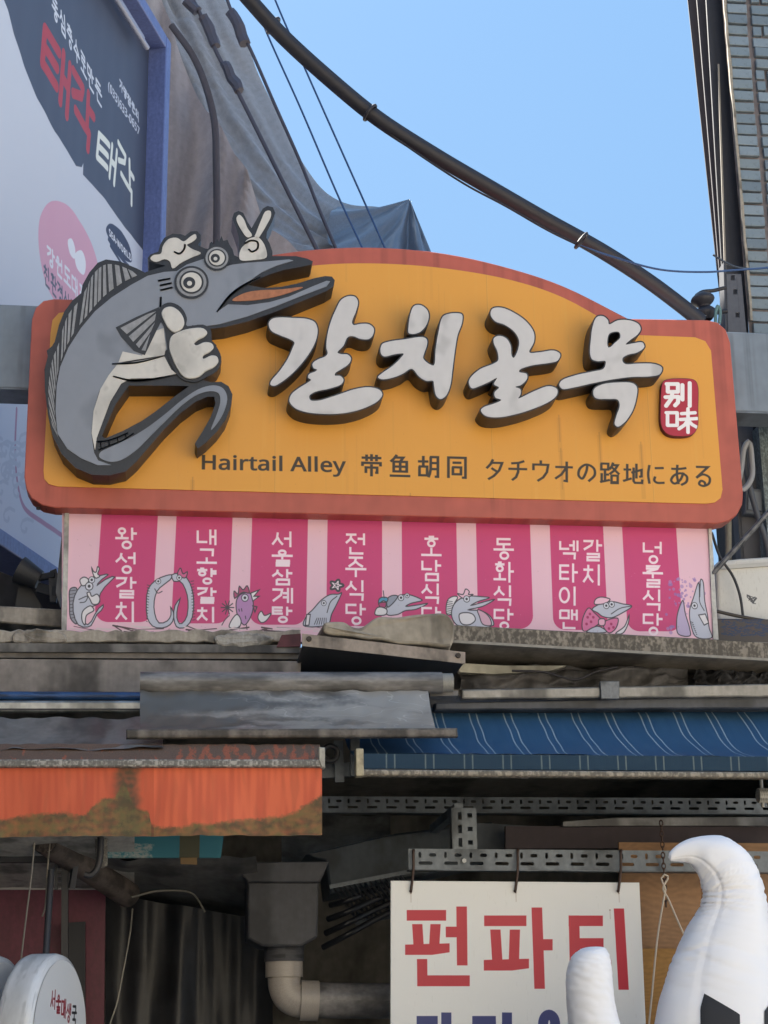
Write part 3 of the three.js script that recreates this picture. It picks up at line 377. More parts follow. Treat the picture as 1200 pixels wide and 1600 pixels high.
  const col = (txt, u, v0, pitch, w, h) => [...txt].forEach((ch, i) => { x.strokeStyle = '#efd9e3'; ink(x, syllable(ch), (px, py) => to(u - w / 2 + px * w, v0 + i * pitch + py * h + px * .5), 7); });
  col('왕성갈치', 197, 824, 38.5, 34, 33); col('내고향갈치', 323, 827, 30.2, 32, 24.5); col('서울삼계탕', 441, 830, 29.4, 33, 24.5); col('전주식당', 556, 833, 36.6, 33, 32.5); col('호남식당', 674, 838, 36.6, 32, 32.5); col('동화식당', 787, 841, 36.6, 32, 32.5); col('넥타이맨', 888.5, 844, 36, 30, 30); col('갈치', 926, 843, 38.5, 31, 33); col('넝쿨식당', 1020, 846, 37.3, 32, 34);
  // grime, scratches and chipped print along the foot
  for (let i = 0; i < 900; i++) { x.globalAlpha = rr(.05, .22); x.fillStyle = rnd() < .7 ? '#6b4a55' : '#e8d8d8'; x.fillRect(rr(0, 2048), 420 - Math.pow(rnd(), 3) * 420, rr(1, 5), rr(1, 4)); } x.globalAlpha = 1;
  for (let i = 0; i < 46; i++) { const u = rr(100, 560); scrawl([[u, 985 + rr(-8, 4)], [u + rr(10, 60), 985 + rr(-6, 4)]], rr(1, 5), rnd() < .5 ? '#4c3a40' : '#d8c4c8'); }
  const g = prism([[97, 801], [1110, 826], [1121, 1010], [96, 999]], z, .05);
  part('board', rectUV(g, a.x, a.y, b.x, b.y), new THREE.MeshPhysicalMaterial({ map: canvasTex(c), roughness: .5, side: THREE.DoubleSide, bumpMap: texAt(bumps.fine, .05), bumpScale: .0008 }), B);
  const w = M('#c9c6c0', { tex: 'grime', size: .5, rough: .7 });
  part('edge_trim', prism([[101, 801], [108, 801], [104, 986], [96, 986]], z + .012, .075), w, B); part('edge_trim', prism([[1107, 826], [1112, 826], [1123, 1003], [1115, 1003]], z + .012, .075), w, B);
  part('side_flap', prism([[100, 803], [104, 803], [98, 900], [94, 948], [87, 925]], z - .05, .03), M('#6a6c70', { tex: 'grime', rough: .6 }), B);
}

// ---------- steel beam behind the sign ----------
{
  const yt = P(20, 476, -.14).y, yb = P(20, 606, -.14).y;
  const B = thing('steel_beam', 'long grey painted steel box beam carrying the orange sign', 'beam');
  const m = M('#7f8a96', { tex: 'streak', size: 1.6, rough: .5 });
  part('web', box(-3.2, yb, -.34, 4.6, yt, -.14, .008), m, B);
  part('lip', box(-3.2, yb - .012, -.345, 4.6, yb - .002, -.133), M('#6d7680', { tex: 'grime', rough: .5 }), B);
  for (const X of [.4, 1.7]) part('bracket', box(X - .04, yb + .02, -.139, X + .04, yt - .05, -.131), m, B);
  part('post', box(-3.4, 0, -.36, -3.2, yt + .1, -.12, .01), m, B); part('post', box(4.6, 0, -.36, 4.8, yt + .1, -.12, .01), m, B);
}

// ---------- left building with its billboard ----------
const boardDir = (() => { const d = ray(1200, 1652); d.y = 0; return d.normalize(); })();
const boardFar = P(222, 250, -3.4), boardN = V3(-boardDir.z, 0, boardDir.x); // horizontal normal, towards the street
const OB = (u, v, out = 0) => onPlane(u, v, boardFar.clone().addScaledVector(boardN, out), boardN);
const bl = (p) => { const q = p.clone().sub(boardFar); return [q.dot(boardDir), q.y + boardFar.y]; };   // along the wall (0 = far end), height
{
  const B = thing('billboard', 'tall white and charcoal billboard in a blue frame on the left building', 'billboard');
  const place = (g) => { const m = new THREE.Matrix4().makeBasis(boardDir, V3(0, 1, 0), boardN.clone()); g.applyMatrix4(m); g.translate(boardFar.x, 0, boardFar.z); return g; };
  if (boardN.dot(V3(camera.position.x - boardFar.x, 0, camera.position.z - boardFar.z)) < 0) boardN.negate();
  const top = bl(OB(256, 125))[1], bot = bl(OB(40, 882))[1], L = 7.2;
  const W = 1536, H = 1280, [c, x] = canvas(W, H), shown = 4.2; const to = (u, v) => { const [s, y] = bl(OB(u, v)); return [W + s / shown * W, H - (y - bot) / (top - bot) * H]; };
  const flip = boardDir.clone().cross(V3(0, 1, 0)).dot(boardN) < 0;
  const z1 = (l) => l.map(([p, q]) => [p / 3, q / 3]);
  const path = (l) => { x.beginPath(); l.forEach((p, i) => (i ? x.lineTo(...to(...p)) : x.moveTo(...to(...p)))); x.closePath(); };
  x.fillStyle = '#c3c8d4'; x.fillRect(0, 0, W, H);
  path(z1([[-260, -700], [22, 50], [50, 160], [100, 310], [160, 460], [240, 620], [340, 780], [370, 785], [378, 765], [376, 820], [470, 930], [560, 1050], [760, 1320], [760, 300], [560, -500]])); x.fillStyle = '#484f62'; x.fill();  // black print, painted lighter as if veiled by lens haze
  const oval = (l, s) => { path(smooth(z1(l), 60, true)); x.fillStyle = s; x.fill(); };
  oval([[165, 1090], [180, 1000], [225, 945], [290, 960], [360, 1040], [410, 1140], [445, 1260], [450, 1400], [420, 1500], [330, 1500], [230, 1400], [180, 1250]], '#cf9fb4');
  oval([[300, 1125], [315, 1120], [335, 1170], [330, 1215], [310, 1195]], '#dfe2ea'); oval([[335, 1190], [365, 1175], [385, 1230], [375, 1290], [345, 1260]], '#dfe2ea');
  oval([[480, 1075], [500, 1050], [550, 1080], [590, 1150], [600, 1230], [570, 1220], [520, 1160]], '#39415a');
  x.lineWidth = 7; for (const q of [[[490, 1120], [530, 1180], [590, 1250]], [[500, 1150], [540, 1210], [590, 1290]]]) { x.beginPath(); smooth(z1(q), 12).forEach((p, i) => (i ? x.lineTo(...to(...p)) : x.moveTo(...to(...p)))); x.strokeStyle = '#39415a'; x.stroke(); }
  // brush lettering: unit square to a slanted patch of the board given by three photo points
  const lab = (strokes, A, Bq, C, col, lw, cap = 'round') => { x.strokeStyle = col; const [a, b, d] = [A, Bq, C].map(([p, q]) => to(p / 3, q / 3)); ink(x, strokes, (X, Y) => [a[0] + (b[0] - a[0]) * X + (d[0] - a[0]) * Y, a[1] + (b[1] - a[1]) * X + (d[1] - a[1]) * Y], lw, cap); };
  lab(syllable('태'), [190, 95], [320, 330], [172, 330], '#a8404c', 24); lab(syllable('각'), [325, 310], [430, 490], [312, 560], '#a8404c', 22);
  lab(syllable('태'), [445, 605], [540, 720], [430, 760], '#d8dcd6', 15); lab(syllable('각'), [537, 650], [612, 790], [540, 850], '#d8dcd6', 13);
  const row = (txt, A, Bq, C, col, lw) => [...txt].forEach((ch, i) => { const n = txt.length, f = (k) => [A[0] + (Bq[0] - A[0]) * k, A[1] + (Bq[1] - A[1]) * k], p = f(i / n), q = f((i + .82) / n), d = [p[0] + C[0] - A[0], p[1] + C[1] - A[1]]; lab(syllable(ch), p, q, d, col, lw); });
  row('동심층수로만든', [225, -30], [465, 420], [230, 75], '#ccd0da', 6); row('가맹점문의', [545, 370], [640, 540], [545, 412], '#c3c8d4', 5);
  row('강원도대표', [205, 1150], [390, 1370], [207, 1235], '#d9dbe4', 6); row('친환경식품', [190, 1235], [340, 1440], [193, 1330], '#5b6072', 5);
  const words = (t, A, Bq, C, col) => { const [a, b, d] = [A, Bq, C].map(([p, q]) => to(p / 3, q / 3)); x.save(); x.font = 'bold 100px sans-serif'; const w = x.measureText(t).width; x.transform((b[0] - a[0]) / w, (b[1] - a[1]) / w, (d[0] - a[0]) / 75, (d[1] - a[1]) / 75, a[0], a[1]); x.fillStyle = col; x.fillText(t, 0, 75); x.restore(); };
  words('(033)633-0657', [488, 378], [640, 600], [487, 420], '#c3c8d4'); words('SEA-WORLD', [493, 1068], [600, 1195], [496, 1105], '#dfe2ea');
  // curved lower panel edge and faint grey ornament
  x.strokeStyle = '#a97f98'; x.lineWidth = 9; x.beginPath(); smooth([[22, 640], [20, 700], [24, 755], [36, 795], [66, 820], [96, 840], [140, 868]], 40).forEach((p, i) => (i ? x.lineTo(...to(...p)) : x.moveTo(...to(...p)))); x.stroke();
  for (let i = 0; i < 26; i++) { const u = rr(-20, 40), v = rr(690, 850); x.strokeStyle = '#b4bac8'; x.lineWidth = 6; x.beginPath(); for (let k = 0; k < 9; k++) { const q = to(u + Math.cos(k * .7) * k * 1.6, v + Math.sin(k * .7) * k * 2.2); k ? x.lineTo(...q) : x.moveTo(...q); } x.stroke(); }
  const t = canvasTex(c);
  const bannerGeo = place(sheet((u, v) => ({ x: -shown * (1 - u), y: top + (bot - top) * v, z: .02 + .012 * nz(u * 9, v * 1.2) + .006 * nz(u * 26, v * 3), u, v: 1 - v }), 120, 40));
  part('printed_sheet', bannerGeo, new THREE.MeshPhysicalMaterial({ map: t, roughness: .55, side: THREE.DoubleSide }), B);
  const blue = M('#6f7fb8', { tex: 'fine', size: .8, rough: .45 });
  part('frame_post', place(box(-.0, bot - .1, -.1, .11, top + .11, .17, .01)), blue, B);
  part('frame_rail', place(box(-L, top + .002, -.1, -.002, top + .11, .17, .01)), blue, B); part('frame_rail', place(box(-L, bot - .1, -.1, -.002, bot - .002, .17, .01)), blue, B);
  part('backing', place(box(-L, bot, -.1, -.002, top, -.01)), M('#b8bcc8', { tex: 'fine' }), B);
  for (let i = 0; i < 2; i++) part('lamp_tube', place(tube([V3(-2.6 + i * .05, top - .12 - i * .09, .1 + i * .04), V3(-.35, top - .12 - i * .09, .1 + i * .04)], .022)), M('#8d93a8', { rough: .4 }), B);
  // building that carries it
  const Bu = thing('left_building', 'grey plastered building behind the blue framed billboard', 'building');
  const wallM = M('#77736f', { tex: 'grime', size: 2.4, rough: .9 });
  part('wall', place(box(-18, 0, -6, -.05, top - .1, -.12)), wallM, Bu);
  part('roof_slab', place(box(-18.1, top - .098, -6.1, -.05, top + .05, -.14)), M('#6a6762', { tex: 'speck' }), Bu);
}

// ---------- tarpaulins on the building behind ----------
{
  const T = thing('netted_building', 'tall building behind the sign wrapped in brown scaffold netting', 'building');
  const net = M('#b9aeb0', { tex: 'weave', size: .35, rough: 1, bump: .002, extra: { transmission: .4, thickness: 0 } }), netB = M('#a3a5ac', { tex: 'weave', size: .5, rough: .9, bump: .001, extra: { transmission: .3, thickness: 0 } });
  // brown netting with long vertical folds
  const zA = -5.2; const l0 = P(120, 420, zA), r0 = P(520, 420, zA), t0 = P(300, -160, zA);
  const edgeP = smooth([[215, -260], [235, -100], [252, 0], [285, 90], [320, 180], [372, 270], [420, 340], [470, 420], [500, 520], [510, 620]], 60).map(([u, v]) => P(u, v, zA));
  const edgeX = (y) => { for (let i = 0; i < 60; i++) if (edgeP[i].y >= y && edgeP[i + 1].y < y) { const k = (edgeP[i].y - y) / (edgeP[i].y - edgeP[i + 1].y); return edgeP[i].x + (edgeP[i + 1].x - edgeP[i].x) * k; } return y > edgeP[0].y ? edgeP[0].x : edgeP[60].x; };
  part('netting', sheet((u, v) => {
    const y = t0.y + 1 + (l0.y - 1.6 - t0.y - 1) * v, x = l0.x + (edgeX(y) - l0.x) * u; const s = x - .34 * (1 - v);
    const fold = .26 * Math.sin(s * 7 + 1.5 * nz(y * .5, 2)) * (.4 + .6 * v) + .10 * Math.sin(s * 17 + 3 * nz(y * .7, s)) + .12 * nz(s * 3, y * .6);
    return { x: x + .05 * nz(y, s * 4), y, z: zA + .35 + fold - .3 * u, u: x, v: y };
  }, 130, 60), net, T);
  // structure behind: slabs of the building
  part('concrete_wall', box(-9, 0, -12, P(205, 200, -7).x, t0.y + 3, -6.6), M('#7a7571', { tex: 'grime', size: 2, rough: .9 }), T);
  part('scaffold_pole', tube([V3(P(228, 0, -5.0).x, 0, -5.9), V3(P(228, 0, -5.0).x, t0.y + 1.5, -5.9)], .04), M('#55555a', { rough: .5, metal: .5 }), T);
  const C = thing('grey_tarpaulin', 'grey plastic tarpaulin slung down over a roof behind the sign', 'tarpaulin');
  const ridge = smooth([[300, -60], [352, 0], [383, 60], [402, 112], [430, 170], [468, 246], [508, 300], [545, 319], [590, 324], [618, 330]], 60);
  const foot = smooth([[190, -60], [205, 0], [225, 60], [250, 130], [280, 200], [330, 280], [375, 345], [430, 400], [490, 435], [555, 450], [620, 455]], 60);
  part('draped_sheet', sheet((u, v) => {
    const i = Math.min(59.999, u * 60), k = Math.floor(i), w = i - k; const mix = (L) => [L[k][0] + (L[k + 1][0] - L[k][0]) * w, L[k][1] + (L[k + 1][1] - L[k][1]) * w];
    const a = mix(ridge), b = mix(foot), z = -6.9 + .9 * Math.pow(v, .75) - .25 * u;
    const p = P(a[0] + (b[0] - a[0]) * v, a[1] + (b[1] - a[1]) * v, z);
    const q = v * 15 + 2.2 * nz(u * 4, v * 2) + u * 3, d = .07 * Math.pow(Math.abs(Math.sin(q)), 2.2) * Math.min(1, v * 4) + .05 * Math.pow(Math.abs(Math.sin(q * 1.9 + 5 * u)), 4) * v + .10 * nz(u * 6, v * 3.2) * (.2 + v) - .05 * Math.max(0, .2 - Math.abs(nz(u * 16 + v * 7, v * 5, 3))) * 5 * v;
    p.z += d; p.y += .03 * nz(u * 20, v * 4) * v; return { x: p.x, y: p.y, z: p.z, u: u * 6, v: v * 3 };
  }, 150, 40), netB, C);
  part('roof_under', box(P(500, 300, -8).x, P(600, 420, -8).y - 3, -9.6, P(636, 330, -8).x, P(600, 372, -8).y, -8), M('#6b6a6c', { tex: 'grime', rough: .9 }), C);
  const fly = thing('roof_sheet_corner', 'crumpled grey tarpaulin corner shining in sun at the roof edge', 'tarpaulin');
  // sheet hung from its raised corner: folds fan out from there
  const rim = smooth([[528, 322], [512, 352], [520, 400], [570, 425], [625, 425], [660, 415], [678, 404]], 60);
  part('crumpled_sheet', sheet((u, v) => {
    const i = Math.min(59.99, u * 60), k = Math.floor(i), w = i - k, bx = rim[k][0] + (rim[k + 1][0] - rim[k][0]) * w, by = rim[k][1] + (rim[k + 1][1] - rim[k][1]) * w;
    const sag = 10 * Math.sin(v * Math.PI) * Math.exp(-u * 7), p = P(640 + (bx - 640) * v, 311 + (by - 311) * v + sag, -6.9 + .9 * v * Math.sin(Math.min(1, u * 1.4) * Math.PI * .75));
    const f = Math.abs(Math.sin(u * 13 + .8 * nz(v * 3, u * 4))); p.z += (.16 * Math.pow(f, 1.6) + .06 * nz(u * 14, v * 3)) * v * Math.min(1, u * 8) * Math.min(1, (1 - u) * 10); return { x: p.x, y: p.y, z: p.z, u: u * 2, v: v * 2 };
  }, 120, 40), M('#787d88', { tex: 'fine', size: .5, rough: .35 }), fly);
}

// ---------- cables overhead ----------
const black = M('#25232a', { rough: .55 }), wireBlue = M('#2b4a78', { rough: .5 });
{
  const C = thing('power_cable', 'thick black cable sagging across the sky above the orange sign', 'cable');
  const pts = [[330, -70], [390, 0], [440, 55], [520, 128], [590, 185], [680, 243], [760, 290], [850, 342], [940, 392], [1010, 437], [1060, 474], [1095, 502]];
  part('core', tube(pts.map(([u, v], i) => P(u, v, .3 - i * .06)), .046, { seg: 90 }), black, C);
  part('thin_strand', tube([[610, 210], [660, 245], [730, 290], [790, 322], [860, 362], [930, 395]].map(([u, v]) => P(u, v, .05)), .006, { seg: 40 }), black, C);
  for (const [u, v] of [[427, 40], [578, 176], [908, 376]]) { const p = P(u, v, .1), g = new THREE.TorusGeometry(.05, .009, 6, 14); g.rotateY(Math.PI / 2); g.rotateZ(-.7); g.translate(p.x, p.y, p.z); part('cable_clip', g, black, C); }
  const w = (name, pts, z, r, m, label) => solo(name, tube(pts.map(([u, v, q]) => P(u, v, q ?? z)), r, { seg: 30 }), m, label, 'wire');
  w('overhead_wire', [[375, -60], [410, 35], [470, 170], [530, 310], [565, 385], [585, 430]], -2, .007, wireBlue, 'thin wire dropping behind the sign, next to the netted building');
  w('overhead_wire', [[400, -80], [430, 0], [480, 115], [540, 250], [598, 380], [620, 430]], -2, .007, wireBlue, 'thin wire dropping behind the sign, farther from the netted building');
  w('blue_wire', [[900, 382], [960, 402], [1030, 421], [1100, 425], [1150, 422], [1205, 418]], .05, .006, wireBlue, 'thin blue wire running level to the brick building');
  w('wire_end', [[1114, 398], [1130, 408], [1150, 417], [1180, 420], [1210, 416]], -.3, .006, M('#3b4450', { rough: .5 }), 'loose cut wire end poking out from the brick building');
  // lashed cables on the tarpaulin
  const lash = thing('lashed_cable', 'grey cable with taped joints hanging along the netted building', 'cable');
  const cm = M('#4b4853', { rough: .6 });
  part('core', tube([[285, -30], [312, 20], [340, 85], [362, 125], [390, 180], [430, 260], [470, 340], [500, 400]].map(([u, v]) => P(u, v, -4.2)), .018, { seg: 50 }), cm, lash);
  for (const q of [[[318, 26], [326, 42], [338, 72]], [[352, 100], [360, 118], [374, 143]], [[290, 0], [300, 10], [308, 18]]]) part('taped_joint', roughen(tube(q.map(([u, v]) => P(u, v, -4.2)), .045, { seg: 8 }), .02, 9), cm, lash);
  const l2 = thing('lashed_cable', 'dark cable with one taped joint hanging along the tarpaulin edge', 'cable');
  part('core', tube([[345, -30], [362, 18], [378, 50], [395, 85], [430, 165], [470, 255], [500, 330], [530, 400]].map(([u, v]) => P(u, v, -4.6)), .015, { seg: 50 }), cm, l2); part('taped_joint', roughen(tube([[361, 18], [372, 38], [382, 68]].map(([u, v]) => P(u, v, -4.6)), .05, { seg: 8 }), .02, 9), cm, l2);
  solo('hanging_rope', tube([[268, 40], [300, 85], [320, 130], [335, 190], [338, 260], [339, 330], [338, 400]].map(([u, v]) => P(u, v, -4.3)), .03, { seg: 50 }), M('#5d565c', { tex: 'fine', rough: .8 }), 'thick grey rope hanging in front of the brown netting', 'rope');
}
// ---------- brick building on the right ----------
{
  const B = thing('brick_building', 'building corner faced with small grey glazed bricks', 'building');
  let wallGeo; const zw = -.75, e0 = P(1148, 250, zw).x, topY = P(1150, -60, zw).y, W = 3.4;
  { const g = new THREE.ExtrudeGeometry(new THREE.Shape([[e0 + .005, zw - .012], [e0 + W, zw - .012], [e0 + W + 1.6, zw - 3.5], [e0 + 1.65, zw - 3.5]].map(([a, b]) => new THREE.Vector2(a, b))), { depth: topY + .3, bevelEnabled: false }); g.rotateX(Math.PI / 2); g.scale(1, -1, 1); const uv = g.attributes.uv, p = g.attributes.position; for (let i = 0; i < p.count; i++) uv.setXY(i, p.getX(i) + p.getZ(i), p.getY(i)); g.computeVertexNormals(); wallGeo = g; }
  part('wall', wallGeo, M('#827a7b', { tex: 'grime', size: .9, rough: .95, bump: .004 }), B);
  const mats = ['#78858e', '#717e87', '#808c95', '#6b7780', '#79848a'].map((c) => M(c, { tex: 'stain', size: .3, rough: .38, bump: .001 }));
  const px = MPP(zw), cw = 44.5 * px * .98, ch = 21.9 * px * .985, geos = [0, 1, 2].map(() => { const g = new RoundedBoxGeometry(cw - 8.5 * px, ch - 4.2 * px, .03, 1, .004); const uv = g.attributes.uv, p = g.attributes.position, s = rnd() * 3; for (let i = 0; i < p.count; i++) uv.setXY(i, p.getX(i) + s, p.getY(i) + s); return g; }), half = geos[0].clone(); half.scale(.42, 1, 1);
  let n = 0;
  for (let r = 0; r < 52; r++) for (let c = 0; c < 5; c++) {
    const y = topY - (r + .5) * ch, x = e0 + .01 + (c + .5) * cw; if (y < P(1150, 1000, zw).y) continue;
    const split = c === 1 && (r % 5 === 1 || r % 7 === 3);
    for (const s of split ? [-1, 1] : [0]) { const b = part('brick', split ? half : geos[n++ % 3], mats[Math.floor(rnd() * 5)], B); b.position.set(x + s * cw * .23 + rr(-.003, .003), y + rr(-.004, .004), zw + rr(-.007, .005)); b.rotation.z = rr(-.012, .012); b.rotation.x = rr(-.03, .03); b.rotation.y = rr(-.03, .03); }
  }
  { // the rest of the facing, out of the picture to the right
    const n0 = 52 * 21, im = new THREE.InstancedMesh(geos[1], mats[0], n0), mt = new THREE.Matrix4(), q = new THREE.Quaternion(), e = new THREE.Euler(), one = V3(1, 1, 1); let k = 0;
    for (let r = 0; r < 52; r++) for (let c = 5; c < 26; c++) { e.set(rr(-.03, .03), rr(-.03, .03), rr(-.01, .01)); if (e0 + .01 + (c + 1) * cw > e0 + W) continue; im.setMatrixAt(k, mt.compose(V3(e0 + .01 + (c + .5) * cw, topY - (r + .5) * ch, zw + rr(-.006, .004)), q.setFromEuler(e), one)); k++; }
    im.count = k; im.name = 'brick_facing'; im.userData.kind = 'stuff'; im.castShadow = im.receiveShadow = true; B.add(im);
  }
  // edge render strip and smeared joint
  const st = []; for (let i = 0; i < 30; i++) st.push([1131 - 0 + (i / 29) * 44 + rr(-.5, .5), 20 + i / 29 * 520 - 40]);
  part('mortar_edge', prism([...st.map(([u, v]) => [u - 2 + rr(-.3, .3), v]), ...st.slice().reverse().map(([u, v]) => [u + 2 + rr(-.6, .6), v])], zw + .02, .02), M('#a39a8d', { tex: 'grime', size: .5, rough: .9 }), B);
  const G = thing('steel_flashing', 'dark folded steel flashing running up the edge of the brick building', 'flashing');
  const d1 = M('#3c383e', { tex: 'streak', size: .9, rough: .55 });
  part('outer_fold', prism([[1068, -60], [1082, -60], [1128, 400], [1136, 520], [1131, 520]], zw - .3, .008), d1, G);
  part('channel', prism([[1084, -60], [1104, -60], [1131, 430], [1136, 520], [1132, 520]], zw - .2, .014), M('#433f45', { tex: 'streak', size: .6, rough: .6 }), G);
  part('back_plate', prism([[1100, -60], [1128, -60], [1166, 460], [1170, 520], [1134, 520]], zw - .1, .016), M('#34343b', { tex: 'streak', rough: .6 }), G);
  part('pale_strip', prism([[1121.5, 100], [1124, 100], [1135, 420], [1132, 420]], zw - .06, .008), M('#8f887e', { rough: .8 }), G);
  const A = thing('perforated_post', 'grey perforated steel post beside the brick building above the beam', 'post');
  const hole = (u, v) => rect(u - 3.2, v - 4, u + 3.2, v + 4); const yv = P(1150, 980, zw).y; const postPts = [[1135, 428], [1158, 428], [1170, 560], [1196, 990], [1172, 990], [1139, 560]];
  part('front_flange', prism(postPts, zw + .09, .01, { holes: [hole(1145, 434), hole(1149, 456), hole(1152.5, 492)] }), M('#5a5a60', { tex: 'streak', size: .7, rough: .5 }), A);
  part('side_flange', prism([[1130.5, 410], [1134.5, 410], [1139, 560], [1172, 990], [1167, 990], [1134, 560]], zw + .085, .09), M('#3f4047', { tex: 'streak', rough: .5 }), A);
  // insulator
  const I = thing('cable_insulator', 'black ribbed cable insulator on the corner of the orange sign', 'insulator');
  const ip = P(1100, 478, -.5), prof = []; for (let i = 0; i <= 24; i++) prof.push(new THREE.Vector2(.03 + .045 * Math.abs(Math.sin(i / 24 * Math.PI * 2)) * (1 - i / 60), .08 - i / 24 * .17)); const lg = new THREE.LatheGeometry(prof, 20); lg.rotateZ(.15); lg.translate(ip.x, ip.y, ip.z);
  part('body', lg, black, I); part('arm', tube([[1088, 462], [1098, 456], [1115, 454], [1134, 449]].map(([u, v]) => P(u, v, -.5)), .012), black, I); part('arm', tube([[1108, 492], [1122, 488], [1136, 486]].map(([u, v]) => P(u, v, -.52)), .014), black, I); part('clamp_hook', tube([[1118, 505], [1119, 485], [1122, 478], [1125, 485], [1124, 505]].map(([u, v]) => P(u, v, -.4)), .010), M('#5e7a78', { rough: .4 }), I);
}
// clutter between sign and brick building
{
  const d = M('#2a2d34', { tex: 'grime', rough: .7 });
  const E = thing('dark_void_filler', 'added dark shade cabinet behind the right end of the orange sign', 'filler');  // dark box added where the gap behind the sign lies in shade
  part('case', box(P(1142, 700, -1.1).x, P(1150, 880, -1.1).y, -1.5, P(1240, 700, -1.1).x, P(1150, 662, -1.1).y, -1.1, .01), d, E); part('void_front', box(P(1148, 700, -1.09).x, P(1150, 870, -1.09).y, -1.098, P(1232, 700, -1.09).x, P(1150, 672, -1.09).y, -1.085), M('#31353d', { rough: .6 }), E);
  const J = thing('junction_box', 'small grey junction box with cables behind the right sign edge', 'junction box');
  part('case', prism([[1165, 762], [1196, 764], [1198, 806], [1164, 802]], -.6, .12, { bevel: .006 }), M('#5f646b', { tex: 'grime', rough: .5 }), J); part('lid', prism([[1170, 768], [1190, 769], [1191, 798], [1169, 796]], -.59, .008), M('#676c73', { rough: .5 }), J);
  const k = (l, z, r, c, lab) => solo('grey_cable', tube(l.map(([u, v]) => P(u, v, z)), r, { seg: 40 }), M(c, { rough: .5 }), lab, 'cable');
  k([[1150, 770], [1158, 735], [1163, 700], [1170, 690], [1175, 720], [1174, 748], [1160, 765], [1150, 758]], -.45, .016, '#8f9196', 'pale grey cable looped beside the right edge of the sign');
  k([[1162, 690], [1168, 745], [1182, 800], [1198, 850], [1206, 900]], -.5, .018, '#4a4d54', 'dark grey cable hanging past the junction box');
  k([[1112, 832], [1125, 870], [1145, 900], [1156, 930], [1161, 962]], -.35, .008, '#2f3036', 'thin black cable hanging in front of the white tank');
  k([[1120, 955], [1150, 962], [1205, 972]], -.3, .01, '#3a342f', 'brown cable lying along the rusty blue tray');
  solo('stay_rod', tube([P(1113, 897, -.1), P(1215, 785, .1)], .014), M('#7d7f84', { tex: 'grime', size: .3, rough: .4, metal: .5 }), 'diagonal steel stay rod from the banner edge up to the brick building', 'rod');
  solo('thin_post', tube([P(1138, 812, -.6), P(1138, 985, -.6)], .02), M('#8a8578', { tex: 'grime', rough: .6 }), 'thin pale vertical pipe behind the banner board end', 'pipe');
  const T = thing('water_tank', 'white plastic tank with scribbles beside the striped banner', 'tank');
  const [c, x] = canvas(512, 512); x.fillStyle = '#c9c8c4'; x.fillRect(0, 0, 512, 512); for (let i = 0; i < 500; i++) { x.globalAlpha = rr(.03, .12); x.fillStyle = '#77736b'; x.fillRect(rr(0, 512), rr(0, 512), rr(1, 6), rr(2, 40)); } x.globalAlpha = 1; x.strokeStyle = '#4a4b50'; x.lineWidth = 6;
  for (const [X, Y, s] of [[330, 60, 60], [180, 330, 40], [370, 280, 50]]) { x.beginPath(); for (let i = 0; i < 30; i++) x.lineTo(X + i * s / 30 + Math.sin(i * 1.3) * s * .3, Y + Math.cos(i * 1.1) * s * .6 + i); x.stroke(); }
  const p0 = P(1119, 968, -.42), p1 = P(1260, 872, -.42); const g = prism([[1119, 884], [1124, 876], [1160, 872], [1260, 866], [1262, 985], [1122, 980]], -.42, .5, { bevel: .02, seg: 3 });
  part('shell', rectUV(g, p0.x, p0.y, p1.x, p1.y), new THREE.MeshPhysicalMaterial({ map: canvasTex(c), roughness: .5, side: THREE.DoubleSide }), T); part('band', prism([[1118, 884], [1262, 874], [1262, 880], [1118, 890]], -.405, .02), M('#b3b2ae', { rough: .5 }), T);
  const tr = solo('rusty_tray', prism([[1116, 966], [1260, 968], [1262, 1012], [1117, 1008]], -.28, .4, { bevel: .008 }), (() => { const [q, y] = canvas(512, 256); y.fillStyle = '#4c4643'; y.fillRect(0, 0, 512, 256); for (let i = 0; i < 1300; i++) { const X = rr(60, 460), Y = rr(50, 210); if (nz(X / 70, Y / 50) < -.12) continue; y.globalAlpha = .6; y.fillStyle = rnd() < .7 ? '#2c3a5c' : '#5b4a3d'; y.fillRect(X, Y, rr(4, 24), rr(3, 12)); } const t = canvasTex(q); t.wrapS = t.wrapT = THREE.RepeatWrapping; t.repeat.set(2.1, 7); return new THREE.MeshPhysicalMaterial({ map: t, roughness: .7, side: THREE.DoubleSide }); })(), 'rusty steel tray with worn blue paint beside the banner', 'tray');
  solo('brick_pier', box(P(1188, 700, -.55).x, 0, -.9, P(1300, 700, -.55).x, P(1188, 664, -.55).y, -.55), M('#7d8a8c', { tex: 'speck', size: .3, rough: .5 }), 'grey brick pier under the steel beam by the junction box', 'pier');
}

